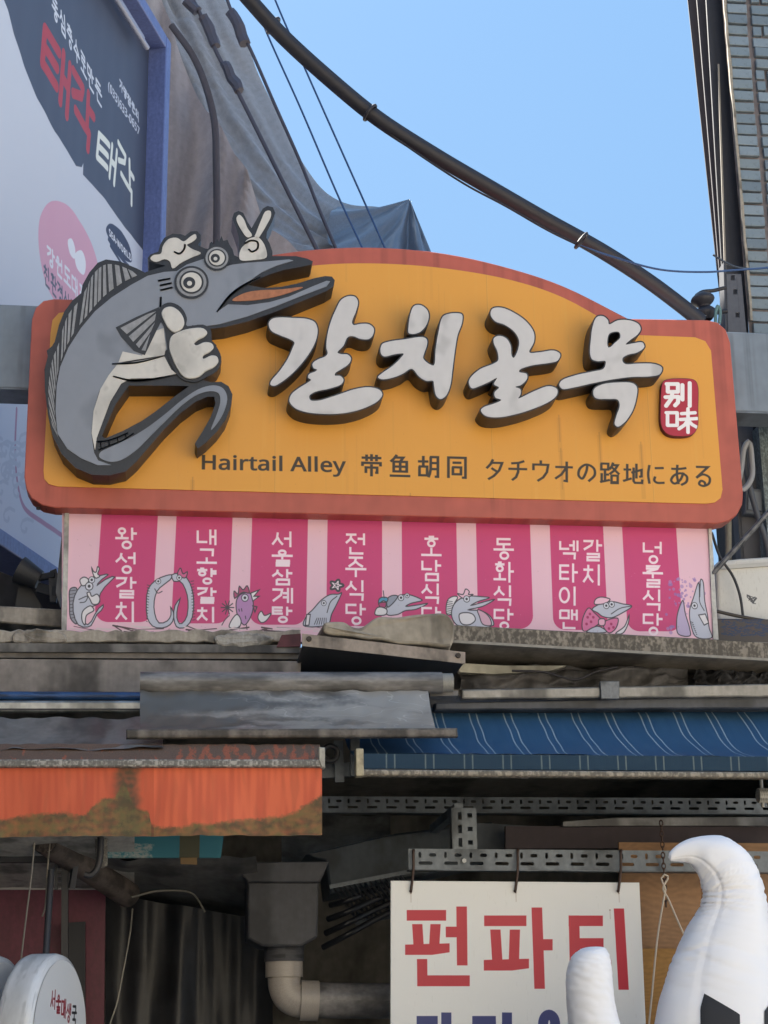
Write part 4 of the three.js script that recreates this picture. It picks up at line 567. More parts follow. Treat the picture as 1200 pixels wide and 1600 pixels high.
// ---------- market front: canopy ledges ----------
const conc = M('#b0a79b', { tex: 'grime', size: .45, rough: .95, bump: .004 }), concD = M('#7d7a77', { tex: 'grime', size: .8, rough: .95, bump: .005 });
const rough1 = (a, b, n, j) => { const l = []; for (let i = 0; i <= n; i++) l.push([a[0] + (b[0] - a[0]) * i / n, a[1] + (b[1] - a[1]) * i / n + rr(-j, j)]); return l; };
{
  const L = thing('concrete_ledge', 'crumbling concrete ledge under the left half of the striped banner', 'ledge');
  const lip = (u0, u1, v0, v1, z, d, j) => { const q = []; for (let i = 0; i <= 40; i++) q.push([u0 + (u1 - u0) * i / 40, v0 + rr(-j, j)]); for (let i = 40; i >= 0; i--) q.push([u0 + (u1 - u0) * i / 40, v1 + rr(-j * .7, j * .7)]); return prism(q, z, d, { bevel: .004 }); };
  part('cement_lip', lip(-80, 470, 985, 1003, .02, .13, 2.4), conc, L);
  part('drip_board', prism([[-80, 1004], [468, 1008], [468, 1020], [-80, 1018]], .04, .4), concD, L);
  part('cement_crust', roughen(prism(smooth([[20, 990], [60, 982], [100, 990], [104, 1000], [60, 1003], [20, 1002]], 40, true), .045, .08, { bevel: .012, seg: 2 }), .01, 30), conc, L);
  part('cement_crust', roughen(prism(smooth([[335, 996], [365, 988], [410, 990], [428, 996], [415, 1006], [340, 1006]], 40, true), .045, .08, { bevel: .012, seg: 2 }), .01, 30), M('#b4afa7', { tex: 'grime', size: .3, rough: .95, bump: .003 }), L);
  part('red_scrap', prism([[440, 992], [470, 990], [470, 1010], [432, 1011]], .05, .02), M('#8a4a50', { tex: 'grime', rough: .7 }), L);
  const K = solo('parapet_strip', prism([[-80, 942], [98, 952], [98, 980], [-80, 966]], -.16, .2, { bevel: .006 }), M('#a29a90', { tex: 'grime', size: .6, rough: .9 }), 'pale concrete parapet strip left of the striped banner', 'parapet');
  const R = thing('steel_canopy', 'long tilted canopy with mottled grey edge under the right of the banner', 'canopy');
  part('edge', prism([[700, 977], [1260, 1008], [1260, 1034], [700, 1001]], .33, .012), M('#938a7e', { tex: 'speck', size: .5, rough: .9, bump: .002 }), R);
  part('soffit', prism([[700, 999], [1260, 1031], [1260, 1036], [700, 1004]], .315, .62), M('#938a7e', { tex: 'grime', size: .9, rough: .8 }), R);
  part('rim', prism([[700, 999.5], [1260, 1032], [1260, 1036], [700, 1003.5]], .34, .02), M('#9b968d', { tex: 'fine', rough: .6 }), R);
  part('top_sheet', prism([[700, 976], [1260, 1007], [1260, 1010], [700, 979]], .315, .5), concD, R);
  const F = thing('bent_flashing', 'loose tilted metal canopy flashing with bolts at the banner centre', 'flashing');
  part('fascia', prism([[472, 990], [727, 1019], [727, 1037], [472, 1009]], .5, .012), M('#9c8f84', { tex: 'grime', size: .5, rough: .6 }), F);
  part('tray', prism([[474, 1003], [725, 1031], [725, 1036], [474, 1008]], .487, .62), M('#3c4048', { tex: 'streak', size: .7, rough: .5 }), F);
  for (const [u, v] of [[483, 998], [716, 1024]]) { const p = P(u, v, .505), g = new THREE.CylinderGeometry(.012, .014, .014, 8); g.rotateX(Math.PI / 2); g.translate(p.x, p.y, p.z); part('bolt', g, M('#3b3532', { rough: .6, metal: .4 }), F); }
  const ck = prism(smooth([[502, 985], [504, 972], [535, 972], [565, 976], [588, 964], [615, 962], [665, 960], [702, 964], [712, 976], [710, 1000], [700, 1012], [660, 1008], [600, 1000], [540, 992]], 90, true), .44, .26, { bevel: .014, seg: 3 });
  solo('cement_lump', roughen(ck, .02, 8), M('#a99f90', { tex: 'grime', size: .9, rough: .95, bump: .003 }), 'lumpy beige cement slab lying on the bent flashing', 'cement lump');
}
// soffit band, rails left
{
  const S = thing('soffit_band', 'grimy grey fascia board under the left concrete ledge', 'fascia');
  part('board', prism([[-80, 1029], [470, 1033], [470, 1082], [-80, 1080]], .1, .05), M('#8f8883', { tex: 'grime', size: .9, rough: .85, bump: .003 }), S);
  part('shadow_gap_strip', prism([[-80, 1016], [470, 1020], [470, 1030], [-80, 1027]], .02, .3), M('#85807c', { tex: 'grime', rough: .9 }), S);  // strip added to stand for the shadow gap under the ledge
  solo('blue_pipe', tube([P(-90, 1087, .22), P(330, 1089, .22)], .022), M('#2f5488', { tex: 'grime', size: .4, rough: .5 }), 'blue painted pipe under the grimy left fascia', 'pipe');
  const rl = thing('awning_rail', 'pale aluminium awning rail below the blue pipe', 'rail'); part('tube', prism([[-90, 1094], [225, 1094], [225, 1112], [-90, 1112]], .34, .05, { bevel: .012, seg: 2 }), M('#a7aaac', { tex: 'grime', size: .7, rough: .35, metal: .5 }), rl); part('slot', prism([[-90, 1107], [225, 1107], [225, 1109], [-90, 1109]], .3425, .004), black, rl);
  const vt = thing('vinyl_apron', 'dusty grey vinyl sheet stretched above the orange awning', 'vinyl sheet');
  part('sheet', sheet((u, v) => { const A = P(-90 + 345 * u, 1120, .38), B2 = P(-90 + 345 * u, 1170, .95); const p = A.lerp(B2, v); p.y -= .03 * Math.sin(v * Math.PI) + .012 * nz(u * 12, v * 3) + .02 * nz(u * 5, v); return { x: p.x, y: p.y, z: p.z, u: p.x, v: p.z }; }, 60, 14), M('#85817c', { tex: 'grime', size: .75, rough: .45 }), vt);
  const R = thing('awning_roller', 'grey awning roller with a hanging vinyl flap and dirty front bar', 'awning');
  part('roller_tube', tube([P(219, 1067, .5), P(690, 1067, .5)], .052, { sides: 20, curve: false }), M('#8b8886', { tex: 'grime', size: .7, rough: .5 }), R);
  part('end_cap', tube([P(690, 1067, .5), P(707, 1067, .5)], .046, { sides: 20, curve: false }), M('#9d9a92', { tex: 'fine', rough: .5 }), R); part('end_bracket', prism([[672, 1081], [716, 1079], [716, 1087], [672, 1088]], .5, .08), concD, R);
  part('vinyl_flap', sheet((u, v) => { const A = P(219 + 450 * u, 1080, .53), B2 = P(219 + 465 * u, 1143, .84); const p = A.lerp(B2, v); p.y -= .035 * Math.sin(v * Math.PI); p.z += .012 * nz(u * 10, v * 3); p.y += .01 * nz(u * 22, v * 5); return { x: p.x, y: p.y, z: p.z, u: u * 2.2, v: v * .5 }; }, 80, 18), (() => { // clear vinyl gone milky in patches
    const [q, y] = canvas(1024, 256); const im = y.createImageData(1024, 256); for (let j = 0; j < 256; j++) for (let i = 0; i < 1024; i++) { const a = nz(i / 260, j / 60, 3) + .35 * nz(i / 90, j / 22, 8) + .12 * nz(i / 14, j / 9, 1), s = ss(-.3, .4, a + (i / 1024 - .42) * 1.6 - (j / 256 - .5) * .25), vein = ss(.035, 0, Math.abs(nz(i / 170 + j / 300, j / 36, 5) + .2 * nz(i / 40, j / 14, 9))) * .55 * ss(.15, .4, i / 1024 + .2 * nz(i / 80, 2)), o = (j * 1024 + i) * 4; const g = 88 + 52 * s + 44 * vein; im.data[o] = g * 1.05; im.data[o + 1] = g * 1.02; im.data[o + 2] = g * .98; im.data[o + 3] = 255; } y.putImageData(im, 0, 0); const t = canvasTex(q); t.wrapS = t.wrapT = THREE.RepeatWrapping; t.repeat.set(.455, 2); return new THREE.MeshPhysicalMaterial({ map: t, roughness: .35, side: THREE.DoubleSide }); })(), R);
  part('front_bar', prism([[197, 1139], [715, 1137], [716, 1151], [197, 1153]], .88, .05, { bevel: .01, seg: 2 }), M('#7d766f', { tex: 'grime', size: .4, rough: .8 }), R);
}
// orange awning
{
  const A = thing('orange_awning', 'orange awning with mouldy green lower edge and whitish rail', 'awning');
  const [c, x] = canvas(1536, 320), a = P(-100, 1308, 1.1), b = P(503, 1196, 1.1); const im = x.createImageData(1536, 320);
  const edge = smooth([[-100, 1285], [0, 1280], [60, 1273], [100, 1270], [130, 1275], [160, 1250], [180, 1245], [195, 1222], [212, 1260], [232, 1268], [240, 1290], [260, 1294], [330, 1288], [390, 1281], [430, 1278], [462, 1270], [490, 1252], [503, 1245]], 1400);
  const toU = (u) => (u + 100) / 603 * 1536, ev = new Float32Array(1536); edge.forEach(([u, v]) => { const i = Math.round(toU(u)); for (let k = -4; k <= 4; k++) if (i + k >= 0 && i + k < 1536) ev[i + k] = (v - 1196) / 112 * 320; });
  const mixc = (p, q, t) => p.map((s, i) => s + (q[i] - s) * t);
  for (let i = 0; i < 1536; i++) for (let j = 0; j < 320; j++) {
    const u = i / 1536 * 603 - 100, n = nz(i / 50, j / 40, 2) * 10 + nz(i / 14, j / 16, 6) * 7, dv = j - ev[i] + n; let col = mixc([218, 108, 74], [202, 94, 66], ss(-.3, .5, nz(i / 22, j / 300, 9)));
    if (u < 240) col = mixc(col, [176, 76, 52], .35 + .25 * nz(i / 60, j / 200, 4)); col = mixc(col, [176, 88, 62], .35 * ss(.05, .5, nz(i / 30, j / 180, 1)));
    const stain = ss(26, 8, Math.abs(u - 200 + 6 * nz(j / 40, 3))) * (.55 + .4 * nz(i / 20, j / 20, 3) + .2); col = mixc(col, [84, 72, 56], Math.max(0, Math.min(.92, stain)));
    const mold = ss(-9, 12, dv + 6 * nz(i / 6, j / 7, 4)); let g = mixc([106, 98, 60], [80, 74, 52], ss(-.4, .5, nz(i / 60, j / 50, 7) + .5 * nz(i / 17, j / 22, 3) + .3 * nz(i / 5, j / 6, 9))); if (u > 236 && u < 240) g = [90, 70, 50]; col = mixc(col, g, mold * (.78 + .3 * nz(i / 30, j / 24, 12))); const f = 1 + .06 * nz(i / 3, j / 3, 2); const o = (j * 1536 + i) * 4; for (let k = 0; k < 3; k++) im.data[o + k] = col[k] * f; im.data[o + 3] = 255;
  }
  x.putImageData(im, 0, 0); const fm = new THREE.MeshPhysicalMaterial({ map: canvasTex(c), roughness: .8, side: THREE.DoubleSide });
  part('valance', sheet((u, v) => { const p = P(-100 + 603 * u, 1197, 1.1), q = P(-100 + 603 * u, 1308 - 3 * u, 1.1); const r = p.lerp(q, v); r.z += .015 * v * Math.sin(u * 19 + 1) + .012 * v * nz(u * 14, v * 2); r.y += .004 * nz(u * 40, 3) * v; return { x: r.x, y: r.y, z: r.z, u, v: 1 - v }; }, 120, 10), fm, A);
  const top = (() => { const [q, y] = canvas(1024, 64); const m2 = y.createImageData(1024, 64); for (let i = 0; i < 1024; i++) for (let j = 0; j < 64; j++) { const t = ss(.05, .5, nz(i / 16, j / 40, 5) + .35 * nz(i / 5, j / 8, 2) + (i > 640 ? .25 : -.25) + (j / 64 - .6) * .5), col = mixc([112, 88, 72], [190, 98, 66], t * .75), o = (j * 1024 + i) * 4; for (let k = 0; k < 3; k++) m2.data[o + k] = col[k] * (1 + .15 * nz(i / 4, j / 3, 7)); m2.data[o + 3] = 255; } y.putImageData(m2, 0, 0); return new THREE.MeshPhysicalMaterial({ map: canvasTex(q), roughness: .85, side: THREE.DoubleSide }); })();
  part('fabric_top', sheet((u, v) => { const p = P(-100 + 600 * u, 1163, .85).lerp(P(-100 + 600 * u, 1190, 1.1), v); p.y += .006 * nz(u * 30, v * 2); return { x: p.x, y: p.y, z: p.z, u, v: 1 - v }; }, 60, 6), top, A);
  part('front_rail', prism([[-100, 1186], [505, 1186], [505, 1198], [-100, 1198]], 1.135, .05, { bevel: .008, seg: 2 }), M('#b6b1a9', { tex: 'speck', size: .4, rough: .8 }), A);
  part('end_cap', prism([[498, 1167], [508, 1168], [508, 1199], [502, 1199], [498, 1188]], 1.14, .07, { bevel: .004 }), M('#b9b4a8', { tex: 'grime', size: .3, rough: .6 }), A);
  part('arm', bar(P(420, 1180, .1), P(440, 1200, 1.05), .03, .04), M('#4a4b50', { rough: .5, metal: .4 }), A);
}
// blue striped awning
{
  const A = thing('blue_awning', 'blue awning with paired white stripes and weathered front bar', 'awning');
  const zb = .12, zf = 1.02, X0 = P(560, 1180, zf).x, X1 = P(1330, 1180, zf).x, yb = P(900, 1108, zb).y, yf = P(900, 1181, zf).y, yv = P(900, 1204, zf).y;
  const period = (P(1036, 1180, zf).x - P(977, 1180, zf).x); // one pair of stripes to the next
  const [c, x] = canvas(512, 512); x.fillStyle = '#2d5375'; x.fillRect(0, 0, 512, 512); for (let i = 0; i < 900; i++) { x.globalAlpha = rr(.03, .1); x.fillStyle = rnd() < .6 ? '#1e3b58' : '#4a708f'; x.fillRect(rr(0, 512), rr(0, 512), rr(1, 5), rr(20, 160)); } x.globalAlpha = .78; x.fillStyle = '#a9b3b8'; x.fillRect(64, 0, 19, 512); x.fillRect(172, 0, 19, 512); x.globalAlpha = 1;
  for (let i = 0; i < 1500; i++) { x.globalAlpha = rr(.05, .25); x.fillStyle = '#2d4a6c'; x.fillRect(rr(0, 512), rr(0, 512), rr(1, 4), rr(1, 9)); } x.globalAlpha = 1;
  const t = canvasTex(c); t.wrapS = t.wrapT = THREE.RepeatWrapping; const x0 = P(852, 1181, zf).x;
  const fm = new THREE.MeshPhysicalMaterial({ map: t, roughness: .6, side: THREE.DoubleSide });
  part('canopy_fabric', sheet((u, v) => { const X = X0 + (X1 - X0) * u, s = Math.pow(v, 1.0); const y = yb + (yf - yb) * s - .075 * Math.sin(v * Math.PI) ; return { x: X + .012 * nz(X * 2.1, v * 5), y: y + .016 * nz(X * 3, v * 2.4) + .006 * nz(X * 11, v * 6), z: zb + (zf - zb) * (v * .82 + .18 * v * v), u: (X - x0) / period + .25, v: v * .9 }; }, 120, 24), fm, A);
  const dirty = fm.clone(); dirty.color = new THREE.Color('#a9aca6'); dirty.roughness = .85;
  part('valance', sheet((u, v) => { const X = X0 + (X1 - X0) * u; return { x: X, y: yf + .002 + (yv - yf) * v, z: zf + .004 + .004 * nz(X * 9, v), u: (X - x0) / period + .25, v: v * .1 }; }, 90, 3), dirty, A);
  const rail = M('#a09789', { tex: 'speck', size: .5, rough: .6 });
  part('front_bar', box(X0, yv - .032, zf - .03, X1, yv - .004, zf + .03, .01), rail, A);
  part('end_cap', box(X0 - .015, yv - .035, zf - .03, X0 + .02, yf + .02, zf + .035, .006), M('#b8ac90', { tex: 'grime', size: .3, rough: .6 }), A);
  part('arm', bar(V3(X0 + .5, yb - .32, .05), V3(X0 + .75, yv - .012, zf - .07), .03, .03), M('#33363d', { rough: .5 }), A); part('arm', bar(V3(X1 - .6, yb - .32, .05), V3(X1 - .85, yv - .012, zf - .07), .03, .03), M('#33363d', { rough: .5 }), A);
  part('roller', tube([V3(X0 + .1, yb + .02, zb - .02), V3(X1, yb + .02, zb - .02)], .045, { sides: 14, curve: false }), M('#4a4d55', { tex: 'grime', rough: .6 }), A);
  // rails above
  const r1 = thing('aluminium_rail', 'pale aluminium rail with a steel clip above the blue awning', 'rail'); part('tube', prism([[722, 1077], [1260, 1067], [1260, 1088], [722, 1092]], .3, .05, { bevel: .008, seg: 2 }), M('#9b9790', { tex: 'grime', size: .7, rough: .45, metal: .3 }), r1); part('clip', prism([[938, 1064], [968, 1064], [968, 1092], [939, 1092]], .32, .03, { bevel: .003 }), M('#777a7e', { tex: 'grime', size: .3, rough: .5, metal: .4 }), r1);
  const r2 = solo('awning_hood', prism([[680, 1098], [1260, 1086], [1260, 1106], [680, 1109]], .26, .1, { bevel: .006 }), M('#4f5259', { tex: 'grime', size: .8, rough: .55 }), 'dark steel hood bar just above the blue awning fabric', 'rail');
  solo('pale_trim', prism([[716, 1036], [790, 1040], [885, 1040], [860, 1048], [770, 1053], [718, 1050]], .1, .05), M('#c0bdaf', { tex: 'grime', rough: .7 }), 'pale trim strip under the canopy right of the bent flashing', 'trim');
  // crumpled cloth under canopy
  const cl = (l, c, lab, z) => solo('crumpled_cloth', sheet((u, v) => { const A2 = P(l[0] + (l[2] - l[0]) * u, l[1], z), B2 = P(l[0] + (l[2] - l[0]) * u, l[3], z + .1), p = A2.lerp(B2, v); p.z += .07 * nz(u * 9, v * 3, l[0]) + .03 * nz(u * 30, v * 9); p.y += .03 * nz(u * 8, v * 2, 5); return { x: p.x, y: p.y, z: p.z, u: p.x, v: p.y }; }, 60, 14), M(c, { tex: 'grime', size: .6, rough: .8 }), lab, 'cloth');
  cl([720, 1042, 1075, 1080], '#6c6a6b', 'dirty grey cloth stuffed under the tilted canopy', .02); cl([1085, 1046, 1230, 1072], '#4c4d52', 'dark crumpled cloth under the right end of the canopy', .04);
  solo('loose_wire', tube([[800, 1048], [850, 1050], [900, 1062], [930, 1050], [965, 1042]].map(([u, v]) => P(u, v, .2)), .006, { seg: 30 }), black, 'loose black wire drooping below the tilted canopy', 'wire');
}
// ---------- under the canopies ----------
const shade = M('#8a867f', { tex: 'grime', size: 1.4, rough: .9 });
{
  const yRoof = P(600, 1110, .0).y;
  const H = thing('market_hall', 'dark covered market hall behind the awnings', 'building');
  part('back_wall', box(-5, 0, -4.2, 6.2, yRoof + .4, -4.0), shade, H); part('side_wall', box(-5.1, 0, -3.99, -4.9, yRoof + .4, .0), shade, H); part('side_wall', box(6.1, 0, -3.99, 6.3, yRoof + .4, .0), shade, H);
  part('roof', box(-5.1, yRoof + .01, -4.2, 6.3, yRoof + .1, .06), M('#8a867f', { tex: 'grime', rough: .9 }), H);
  part('roof_front', box(-5.1, yRoof + .1, -.2, 6.3, P(600, 1006, -.05).y, -.16), concD, H);
}
// slotted steel angle: front flange with slots, bottom flange
const angleM = M('#6d747b', { tex: 'grime', size: .6, rough: .5, metal: .3 }), angleD = angleM;
function slotted(o, u0, u1, v0, v1, z, mat, tilt = 0, bottom = true) {
  const a = P(u0, v0, z), b = P(u1, v0 + tilt, z), h = a.y - P(u0, v1, z).y, L = b.x - a.x; const sh = new THREE.Shape([new THREE.Vector2(0, -h), new THREE.Vector2(L, -h), new THREE.Vector2(L, 0), new THREE.Vector2(0, 0)]);
  const slot = (x, y, w, k) => { const p = new THREE.Path(), r = Math.min(w, k) / 2; if (w > k) { p.moveTo(x - w / 2 + r, y - r); p.lineTo(x + w / 2 - r, y - r); p.absarc(x + w / 2 - r, y, r, -Math.PI / 2, Math.PI / 2, false); p.lineTo(x - w / 2 + r, y + r); p.absarc(x - w / 2 + r, y, r, Math.PI / 2, Math.PI * 1.5, false); } else { p.moveTo(x + r, y - k / 2 + r); p.lineTo(x + r, y + k / 2 - r); p.absarc(x, y + k / 2 - r, r, 0, Math.PI, false); p.lineTo(x - r, y - k / 2 + r); p.absarc(x, y - k / 2 + r, r, Math.PI, 2 * Math.PI, false); } sh.holes.push(p); };
  const st = h * 1.28; for (let x = st * .45; x < L - st * .4; x += st) { slot(x, -h * .3, h * .14, h * .3); if (x + st * .5 < L - st * .3) slot(x + st * .5, -h * .3, h * .36, h * .17); slot(x + st * .22 < L - st * .5 ? x + st * .22 : x, -h * .7, h * .7, h * .17); }
  const g = new THREE.ExtrudeGeometry(sh, { depth: .005, bevelEnabled: false, curveSegments: 4 }); g.rotateZ(Math.atan2(b.y - a.y, L)); g.translate(a.x, a.y, z - .005); part('front_flange', g, mat, o);
  if (bottom) part('bottom_flange', bar(V3(a.x, a.y - h - .0025, z - .035), V3(b.x, b.y - h - .0025, z - .035), .07, .004), mat, o);
}
{
  const A = thing('slotted_angle', 'slotted grey steel angle from which the white hanging sign is hooked', 'steel angle'); slotted(A, 638, 1290, 1326, 1358, .62, angleM, 5);
  const B = thing('slotted_angle', 'dark slotted steel angle in the shade under the blue awning', 'steel angle'); slotted(B, 470, 1290, 1244, 1268, -.2, angleD, 4);
  const C = thing('slotted_post', 'short upright slotted steel angle joining the two slotted beams', 'steel angle');
  const a = P(707, 1262, .6), b = P(746, 1330, .6), h = a.y - b.y, w = b.x - a.x; const sh = new THREE.Shape([[0, 0], [w, 0], [w, h], [0, h]].map(([x, y]) => new THREE.Vector2(x, y)));
  for (let i = 0; i < 3; i++) { const y = h * (.2 + i * .31); for (const [x, W, Hh] of [[w * .3, w * .16, h * .2], [w * .72, w * .2, h * .1]]) sh.holes.push(new THREE.Path([[x - W / 2, y - Hh / 2], [x + W / 2, y - Hh / 2], [x + W / 2, y + Hh / 2], [x - W / 2, y + Hh / 2]].map(([p, q]) => new THREE.Vector2(p, q)))); }
  const g = new THREE.ExtrudeGeometry(sh, { depth: .005, bevelEnabled: false }); g.translate(a.x, b.y, .595); part('front_flange', g, angleM, C); part('side_flange', box(a.x - .004, b.y, .53, a.x - .0005, a.y, .595), angleM, C);
  const bp = P(725, 1345, .625), bg = new THREE.CylinderGeometry(.011, .011, .012, 6); bg.rotateX(Math.PI / 2); bg.translate(bp.x, bp.y, bp.z); part('bolt', bg, M('#8b8d90', { rough: .4, metal: .7 }), C);
  part('tie', box(a.x + .01, a.y - .02, -.19, a.x + .05, a.y + .02, .595), angleD, C);
}
// hanging white sign
{
  const S = thing('hanging_sign', 'white hanging sign board with big red and navy Korean lettering', 'sign');
  const z = .64, a = P(605, 1712, z), b = P(1010, 1370, z), [c, x] = canvas(1024, 864); const to = (u, v) => { const p = P(u, v, z); return [(p.x - a.x) / (b.x - a.x) * 1024, 864 - (p.y - a.y) / (b.y - a.y) * 864]; };
  x.fillStyle = '#e4e2dd'; x.fillRect(0, 0, 1024, 864); for (let i = 0; i < 700; i++) { x.globalAlpha = rr(.02, .08); x.fillStyle = rnd() < .5 ? '#8d887c' : '#ffffff'; x.fillRect(rr(0, 1024), rr(0, 864), rr(1, 4), rr(1, 30)); } x.globalAlpha = .5; for (const [u, v] of [[967, 1395], [953, 1421], [642, 1395], [806, 1394]]) { x.fillStyle = '#6a4630'; const [X, Y] = to(u, v); x.fillRect(X - 3, Y, 6, 5); x.globalAlpha = .2; x.fillRect(X - 2, Y, 4, 40); x.globalAlpha = .5; } x.globalAlpha = 1;
  x.fillStyle = '#bb2236'; const r6 = (l) => { x.beginPath(); l.forEach(([p, q], i) => { const k = to(600 + p / 2, 1280 + q / 2); i ? x.lineTo(...k) : x.moveTo(...k); }); x.closePath(); x.fill(); }, R = (p, q, r, s, k = 0) => r6([[p, q], [r, q], [r + k, s], [p + k, s]]);
  R(71, 284, 194, 317); R(88, 328, 120, 395, 4); R(145, 328, 177, 395, -4); r6([[66, 392], [205, 388], [205, 416], [150, 424], [66, 424]]); R(226, 273, 259, 457, 2); R(193, 336, 230, 369); R(103, 437, 135, 520, 1); R(104, 488, 268, 522);
  R(313, 301, 445, 334); R(332, 345, 364, 442, 6); R(393, 345, 425, 440, -3); r6([[312, 440], [453, 436], [453, 466], [400, 473], [312, 473]]); R(461, 276, 494, 530, 9); R(495, 375, 527, 410);
  R(577, 301, 610, 475, 4); R(577, 301, 684, 334); R(608, 372, 686, 405); r6([[580, 440], [710, 440], [710, 472], [660, 478], [580, 478]]); R(718, 279, 750, 533, 15);
  x.strokeStyle = '#24316f'; for (const [ch, u, w] of [['파', 649, 66], ['티', 742, 62], ['용', 828, 60], ['품', 912, 62]]) ink(x, syllable(ch), (X, Y) => to(u + X * w, 1582 + Y * 112), 38);
  const g = prism([[610.5, 1376], [999, 1379], [1014, 1705], [610, 1705]], z, .018, { bevel: .002 });
  part('board', rectUV(g, a.x, a.y, b.x, b.y), new THREE.MeshPhysicalMaterial({ map: canvasTex(c), roughness: .45, side: THREE.DoubleSide }), S);
  for (const u of [643, 806, 967]) { part('wire_hook', tube([[u + 4, 1345, .612], [u + 4, 1331, .61], [u + 3, 1329, .635], [u + 3, 1360, .65], [u, 1385, .655], [u - 1, 1393, .65], [u - 2, 1391, .63]].map(([p, q, k]) => P(p, q, k)), .0065, { seg: 26 }), M('#4a3a33', { rough: .6, metal: .4 }), S); }
}
// plywood behind
{
  const w = M('#a07a58', { tex: 'wood', size: .9, rough: .8 }), w2 = M('#a98360', { tex: 'wood', size: 1.1, rough: .8 });
  const Pn = thing('plywood_partition', 'tan plywood partition behind the hanging sign and white ghost', 'partition');
  part('panel', prism([[967, 1316], [1096, 1317], [1098, 1980], [975, 1980]], .45, .02), w, Pn); part('panel', prism([[1097, 1317], [1290, 1318], [1300, 1980], [1099, 1980]], .447, .02), w2, Pn); part('batten', prism([[1002, 1482], [1060, 1482], [1062, 1980], [1004, 1980]], .47, .018), M('#b08246', { tex: 'wood', size: .7, rough: .8 }), Pn);
  { const a = P(1000, 1976, .44); part('foot', box(a.x - .05, 0, .36, P(1290, 1976, .44).x, a.y + .02, .44), w, Pn); }
  const F = thing('inner_fascia', 'dark maroon inner fascia with a pale aluminium top rail', 'fascia'); part('board', prism([[790, 1291], [1290, 1290], [1290, 1324], [790, 1326]], .18, .03), M('#3a2a33', { tex: 'fine', rough: .6 }), F); part('rail', prism([[880, 1284], [960, 1278], [1290, 1276], [1290, 1290], [960, 1290], [880, 1291]], .22, .04), M('#8c8b8b', { tex: 'grime', size: .6, rough: .5 }), F);
  const G = thing('back_sheet', 'dark blue grey sheet hanging beside the inner fascia', 'sheet'); part('panel', prism([[745, 1286], [865, 1292], [866, 1330], [745, 1330]], .0, .02), M('#59616b', { tex: 'grime', rough: .6 }), G);
  // clamp at right
  const C = thing('awning_joint', 'chipped white awning arm joint under the blue awning end', 'bracket'); const p = P(1194, 1243, .7); const s = new THREE.CylinderGeometry(.035, .035, .06, 16); s.rotateZ(Math.PI / 2); s.translate(p.x, p.y, p.z); part('knuckle', s, M('#bdb8ac', { tex: 'grime', size: .2, rough: .5 }), C); part('pin', tube([V3(p.x - .01, p.y + .075, p.z), V3(p.x - .01, p.y - .055, p.z)], .009), M('#9c9a94', { rough: .4, metal: .5 }), C); part('arm', tube([V3(p.x + .03, p.y - .02, p.z), V3(p.x + .1, p.y - .08, p.z - .15), V3(p.x + .25, p.y - .05, .2)], .022), M('#a39c90', { tex: 'grime', size: .3, rough: .5 }), C);
  const ch = thing('rusty_chain', 'rusty chain hanging over the plywood beside the hanging sign', 'chain');
  for (let i = 0; i < 16; i++) { const q = P(1033 + i * .5, 1286 + i * 8.4, .655 - (i < 6 ? .36 - i * .05 : 0)); const t = new THREE.TorusGeometry(.011, .0035, 6, 12); t.scale(.75, 1.25, 1); t.rotateY(i % 2 ? 1.2 : -.3); t.translate(q.x, q.y, q.z); part('link', t, M('#4d3b34', { rough: .8, metal: .3 }), ch); }
}
